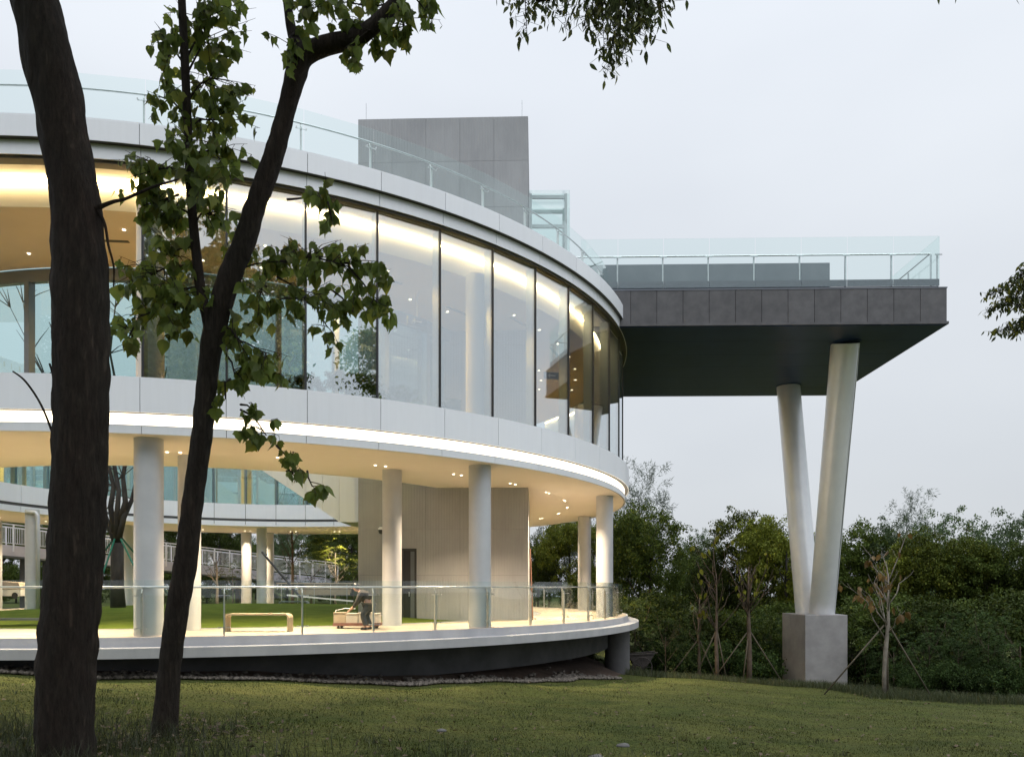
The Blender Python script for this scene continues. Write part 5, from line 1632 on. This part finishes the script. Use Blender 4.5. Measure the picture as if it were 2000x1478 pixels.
def skin_mesh(name, joints, edges, mat, parent, root=0, sub=2):
    me = bpy.data.meshes.new(name)
    me.from_pydata([j[0] for j in joints], edges, [])
    o = link(bpy.data.objects.new(name, me))
    md = o.modifiers.new('skin', 'SKIN')
    md.use_smooth_shade = True
    lay = me.skin_vertices[0].data if me.skin_vertices else None
    if lay is None:
        bm = bmesh.new(); bm.from_mesh(me); bm.verts.layers.skin.verify(); bm.to_mesh(me); bm.free()
        lay = me.skin_vertices[0].data
    for i, j in enumerate(joints):
        rr = j[1] if hasattr(j[1], '__len__') else (j[1], j[1])
        lay[i].radius = rr
        lay[i].use_root = (i == root)
    sb_ = o.modifiers.new('sub', 'SUBSURF'); sb_.levels = sub; sb_.render_levels = sub
    me.materials.append(mat)
    return under(o, parent)
def make_person():
    x0, y0 = by_px(714, 20.75), 20.75
    e = empty('person', (x0, y0, cz), 'person in dark jacket and grey trousers bending over the trolley on the terrace', 'person')
    P = lambda dx, dy, z: (x0 + dx, y0 + dy, cz + z)
    skin = solid('skin', (0.36, 0.20, 0.14), (0.40, 0.23, 0.16), 5, rough=0.6)
    jacket = solid('dark_jacket', (0.035, 0.03, 0.028), (0.06, 0.052, 0.046), 6, rough=0.9, bump=.3)
    trous = solid('grey_trousers', (0.045, 0.05, 0.058), (0.07, 0.075, 0.085), 6, rough=0.9)
    shirt = solid('light_shirt', (0.40, 0.38, 0.36), rough=0.8)
    # body: pelvis, spine, neck, head, arms with hands, legs
    J = [(P(.10, 0, .74), .11), (P(.02, 0, .88), .105), (P(-.10, 0, 1.00), .105), (P(-.17, 0, 1.05), .05), (P(-.22, 0, 1.09), (.07, .075)), (P(-.27, 0, 1.15), (.078, .09)), (P(-.29, -.0, 1.20), (.06, .07)),
         (P(-.11, -.17, .97), .055), (P(-.19, -.21, .74), .042), (P(-.33, -.15, .58), .032), (P(-.38, -.14, .54), (.022, .04)),
         (P(-.11, .17, .97), .055), (P(-.22, .2, .76), .042), (P(-.38, .14, .60), .032), (P(-.43, .13, .56), (.022, .04)),
         (P(.08, -.10, .66), .085), (P(-.06, -.11, .40), .062), (P(.03, -.11, .08), .042), (P(-.10, -.11, .035), (.035, .03)),
         (P(.10, .10, .66), .085), (P(.0, .11, .38), .062), (P(.12, .11, .08), .042), (P(-.01, .11, .035), (.035, .03))]
    E_ = [(0, 1), (1, 2), (2, 3), (3, 4), (4, 5), (5, 6), (2, 7), (7, 8), (8, 9), (9, 10), (2, 11), (11, 12), (12, 13), (13, 14), (0, 15), (15, 16), (16, 17), (17, 18), (0, 19), (19, 20), (20, 21), (21, 22)]
    for side, h0 in ((-1, 10), (1, 14)):
        hx, hy, hz = [a - b for a, b in zip(J[h0][0], (x0, y0, cz))]
        for k, (dy, ln) in enumerate(((-.03, .07), (-.01, .08), (.012, .075), (.032, .06))):
            J.append((P(hx - .03, hy + dy, hz - .03), .0095)); J.append((P(hx - .03 - ln * .6, hy + dy * 1.1, hz - .05), .0085)); J.append((P(hx - .03 - ln * .75, hy + dy, hz - .09), .007))
            b = len(J); E_ += [(h0, b - 3), (b - 3, b - 2), (b - 2, b - 1)]
        J.append((P(hx + .0, hy - side * .05, hz - .01), .011)); J.append((P(hx - .04, hy - side * .06, hz - .04), .009))
        b = len(J); E_ += [(h0, b - 2), (b - 2, b - 1)]
    skin_mesh('body', J, E_, skin, e)
    skin_mesh('jacket', [(P(.09, 0, .77), (.15, .19)), (P(.02, 0, .89), (.145, .19)), (P(-.09, 0, 1.0), (.13, .18)), (P(-.15, 0, 1.04), (.075, .08)), (P(-.11, -.19, .965), .075), (P(-.195, -.22, .74), .058), (P(-.30, -.17, .61), .048), (P(-.11, .19, .965), .075), (P(-.22, .21, .76), .058), (P(-.35, .16, .63), .048)],
              [(0, 1), (1, 2), (2, 3), (2, 4), (4, 5), (5, 6), (2, 7), (7, 8), (8, 9)], jacket, e)
    skin_mesh('trousers', [(P(.10, 0, .72), (.14, .17)), (P(.08, -.10, .62), .10), (P(-.06, -.11, .40), .08), (P(.03, -.11, .10), .062), (P(.10, .10, .62), .10), (P(.0, .11, .38), .08), (P(.12, .11, .10), .062)], [(0, 1), (1, 2), (2, 3), (0, 4), (4, 5), (5, 6)], trous, e)
    for dx, dy in ((.03, -.11), (.12, .11)):
        skin_mesh('shoe', [(P(dx + .04, dy, .045), (.045, .045)), (P(dx - .06, dy, .04), (.045, .04)), (P(dx - .15, dy, .03), (.04, .03))], [(0, 1), (1, 2)], M['black'], e, sub=1)
    v, f = ico(3)
    hv = v * np.array([.108, .10, .112]); cut = (v[:, 0] * .8 + v[:, 2] * .55) < -0.30
    hv[cut] *= 0.80
    o = link(bpy.data.objects.new('hair', np_mesh('hair', hv + np.array(P(-.255, 0, 1.165)), f, M['black'], True))); under(o, e)
    for s in (-1, 1):
        under(link(bpy.data.objects.new('eye', np_mesh('eye', v[:, :] * .011 + np.array(P(-.352, s * .034, 1.15)), f, M['black'], True))), e)
        under(link(bpy.data.objects.new('ear', np_mesh('ear', v * np.array([.02, .01, .03]) + np.array(P(-.26, s * .092, 1.14)), f, skin, True))), e)
    under(link(bpy.data.objects.new('nose', np_mesh('nose', v * np.array([.02, .012, .018]) + np.array(P(-.362, 0, 1.128)), f, skin, True))), e)
    under(link(bpy.data.objects.new('mouth', np_mesh('mouth', v * np.array([.006, .024, .006]) + np.array(P(-.343, 0, 1.095)), f, M['leaf_red'], True))), e)
make_person()

# cart passing at the far left, pale rounded bin behind the thick trunk
uc = empty('utility_cart', at(20, 1168, 41), 'brown and white utility cart passing at the far left', 'cart')
bx0 = at(14, 1168, 41)
MB().box(bx0 + Vector((0, 0, .30)), (2.0, .9, .34)).build('skirt', M['white'], uc)
MB().extrude([bx0 + Vector((-1.0, -.4, .475)), bx0 + Vector((1.0, -.4, .475)), bx0 + Vector((.85, -.4, .85)), bx0 + Vector((-1.0, -.4, .95))], (0, .8, 0)).build('body', tan, uc)
for dx in (-.7, .7):
    for dy in (-.47, .43):
        MB().tube([bx0 + Vector((dx, dy, .16)), bx0 + Vector((dx, dy + .06, .16))], .16, 14).build('wheel', M['black'], uc)
bn = empty('rounded_bin', at(96, 1200, 26), 'pale mint rounded bin half hidden by the thick trunk', 'bin')
q = at(100, 1206, 26)
MB().lathe(q, [(.16, 0), (.22, .2), (.27, .6), (.26, .9)], 20).build('bin_body', solid('mint_plastic', (0.35, 0.48, 0.45), rough=0.5), bn, angle=50)
MB().lathe(q + Vector((0, 0, .905)), [(.27, 0), (.22, .1), (.1, .15)], 20).build('bin_lid', solid('mint_lid', (0.40, 0.52, 0.49), rough=0.5), bn, angle=60)

# old wheelbarrow-like handcart under the trees right of the terrace
hx_, hy_ = by_px(1248, 31.6), 31.6
hz_ = gz(hx_, hy_)
hc = empty('handcart', (hx_, hy_, hz_), 'old dark handcart with a spoked wheel beside the terrace support', 'cart')
rust = solid('rusty_iron', (0.03, 0.026, 0.024), (0.06, 0.05, 0.045), 6, rough=0.8)
wheel = MB(); wr_ = .40
ring_ = [(hx_ + .08 + wr_ * cos(a), hy_ - .3, hz_ + wr_ + wr_ * sin(a)) for a in [2 * PI * k / 28 for k in range(29)]]
wheel.tube(ring_, .022, 6, cap=False)
wo = wheel.build('wheel', rust, hc, smooth=True)
for k in range(12):
    a = 2 * PI * k / 12
    MB().tube([(hx_ + .08, hy_ - .3, hz_ + wr_), (hx_ + .08 + wr_ * cos(a), hy_ - .3, hz_ + wr_ + wr_ * sin(a))], .009, 5).build('spoke', rust, wo)
MB().extrude([(hx_ - .45, hy_ - .2, hz_ + .86), (hx_ - .2, hy_ - .2, hz_ + .42), (hx_ + .3, hy_ - .2, hz_ + .42), (hx_ + .62, hy_ - .2, hz_ + .93)], (0, .6, 0)).build('tray', rust, hc)
for dy in (-.25, .42):
    MB().tube([(hx_ - 1.0, hy_ + dy, hz_ + .84), (hx_ + .72, hy_ + dy, hz_ + .98)], .025, 6).build('handle', rust, hc)

# potted plants just inside the glass
for i, (t, s, lab) in enumerate(((0.43, .42, 'low plant inside the glass above the second fascia panel right of the trunk'), (0.50, .52, 'bushy plant inside the glass left of the amber reflection'), (0.535, .5, 'bushy plant inside the glass beside a mullion'), (0.60, .40, 'green plant inside the glass near the door frames'), (0.69, .34, 'small plant inside the glass beside the tall white column'))):
    p = pol(16.1, t, 4.60)
    plant('bush', 'indoor_plant', p.x, p.y, p.z, s, i, lab, 'plant', 'plants inside the glass', crown='foliage', stem='stems')
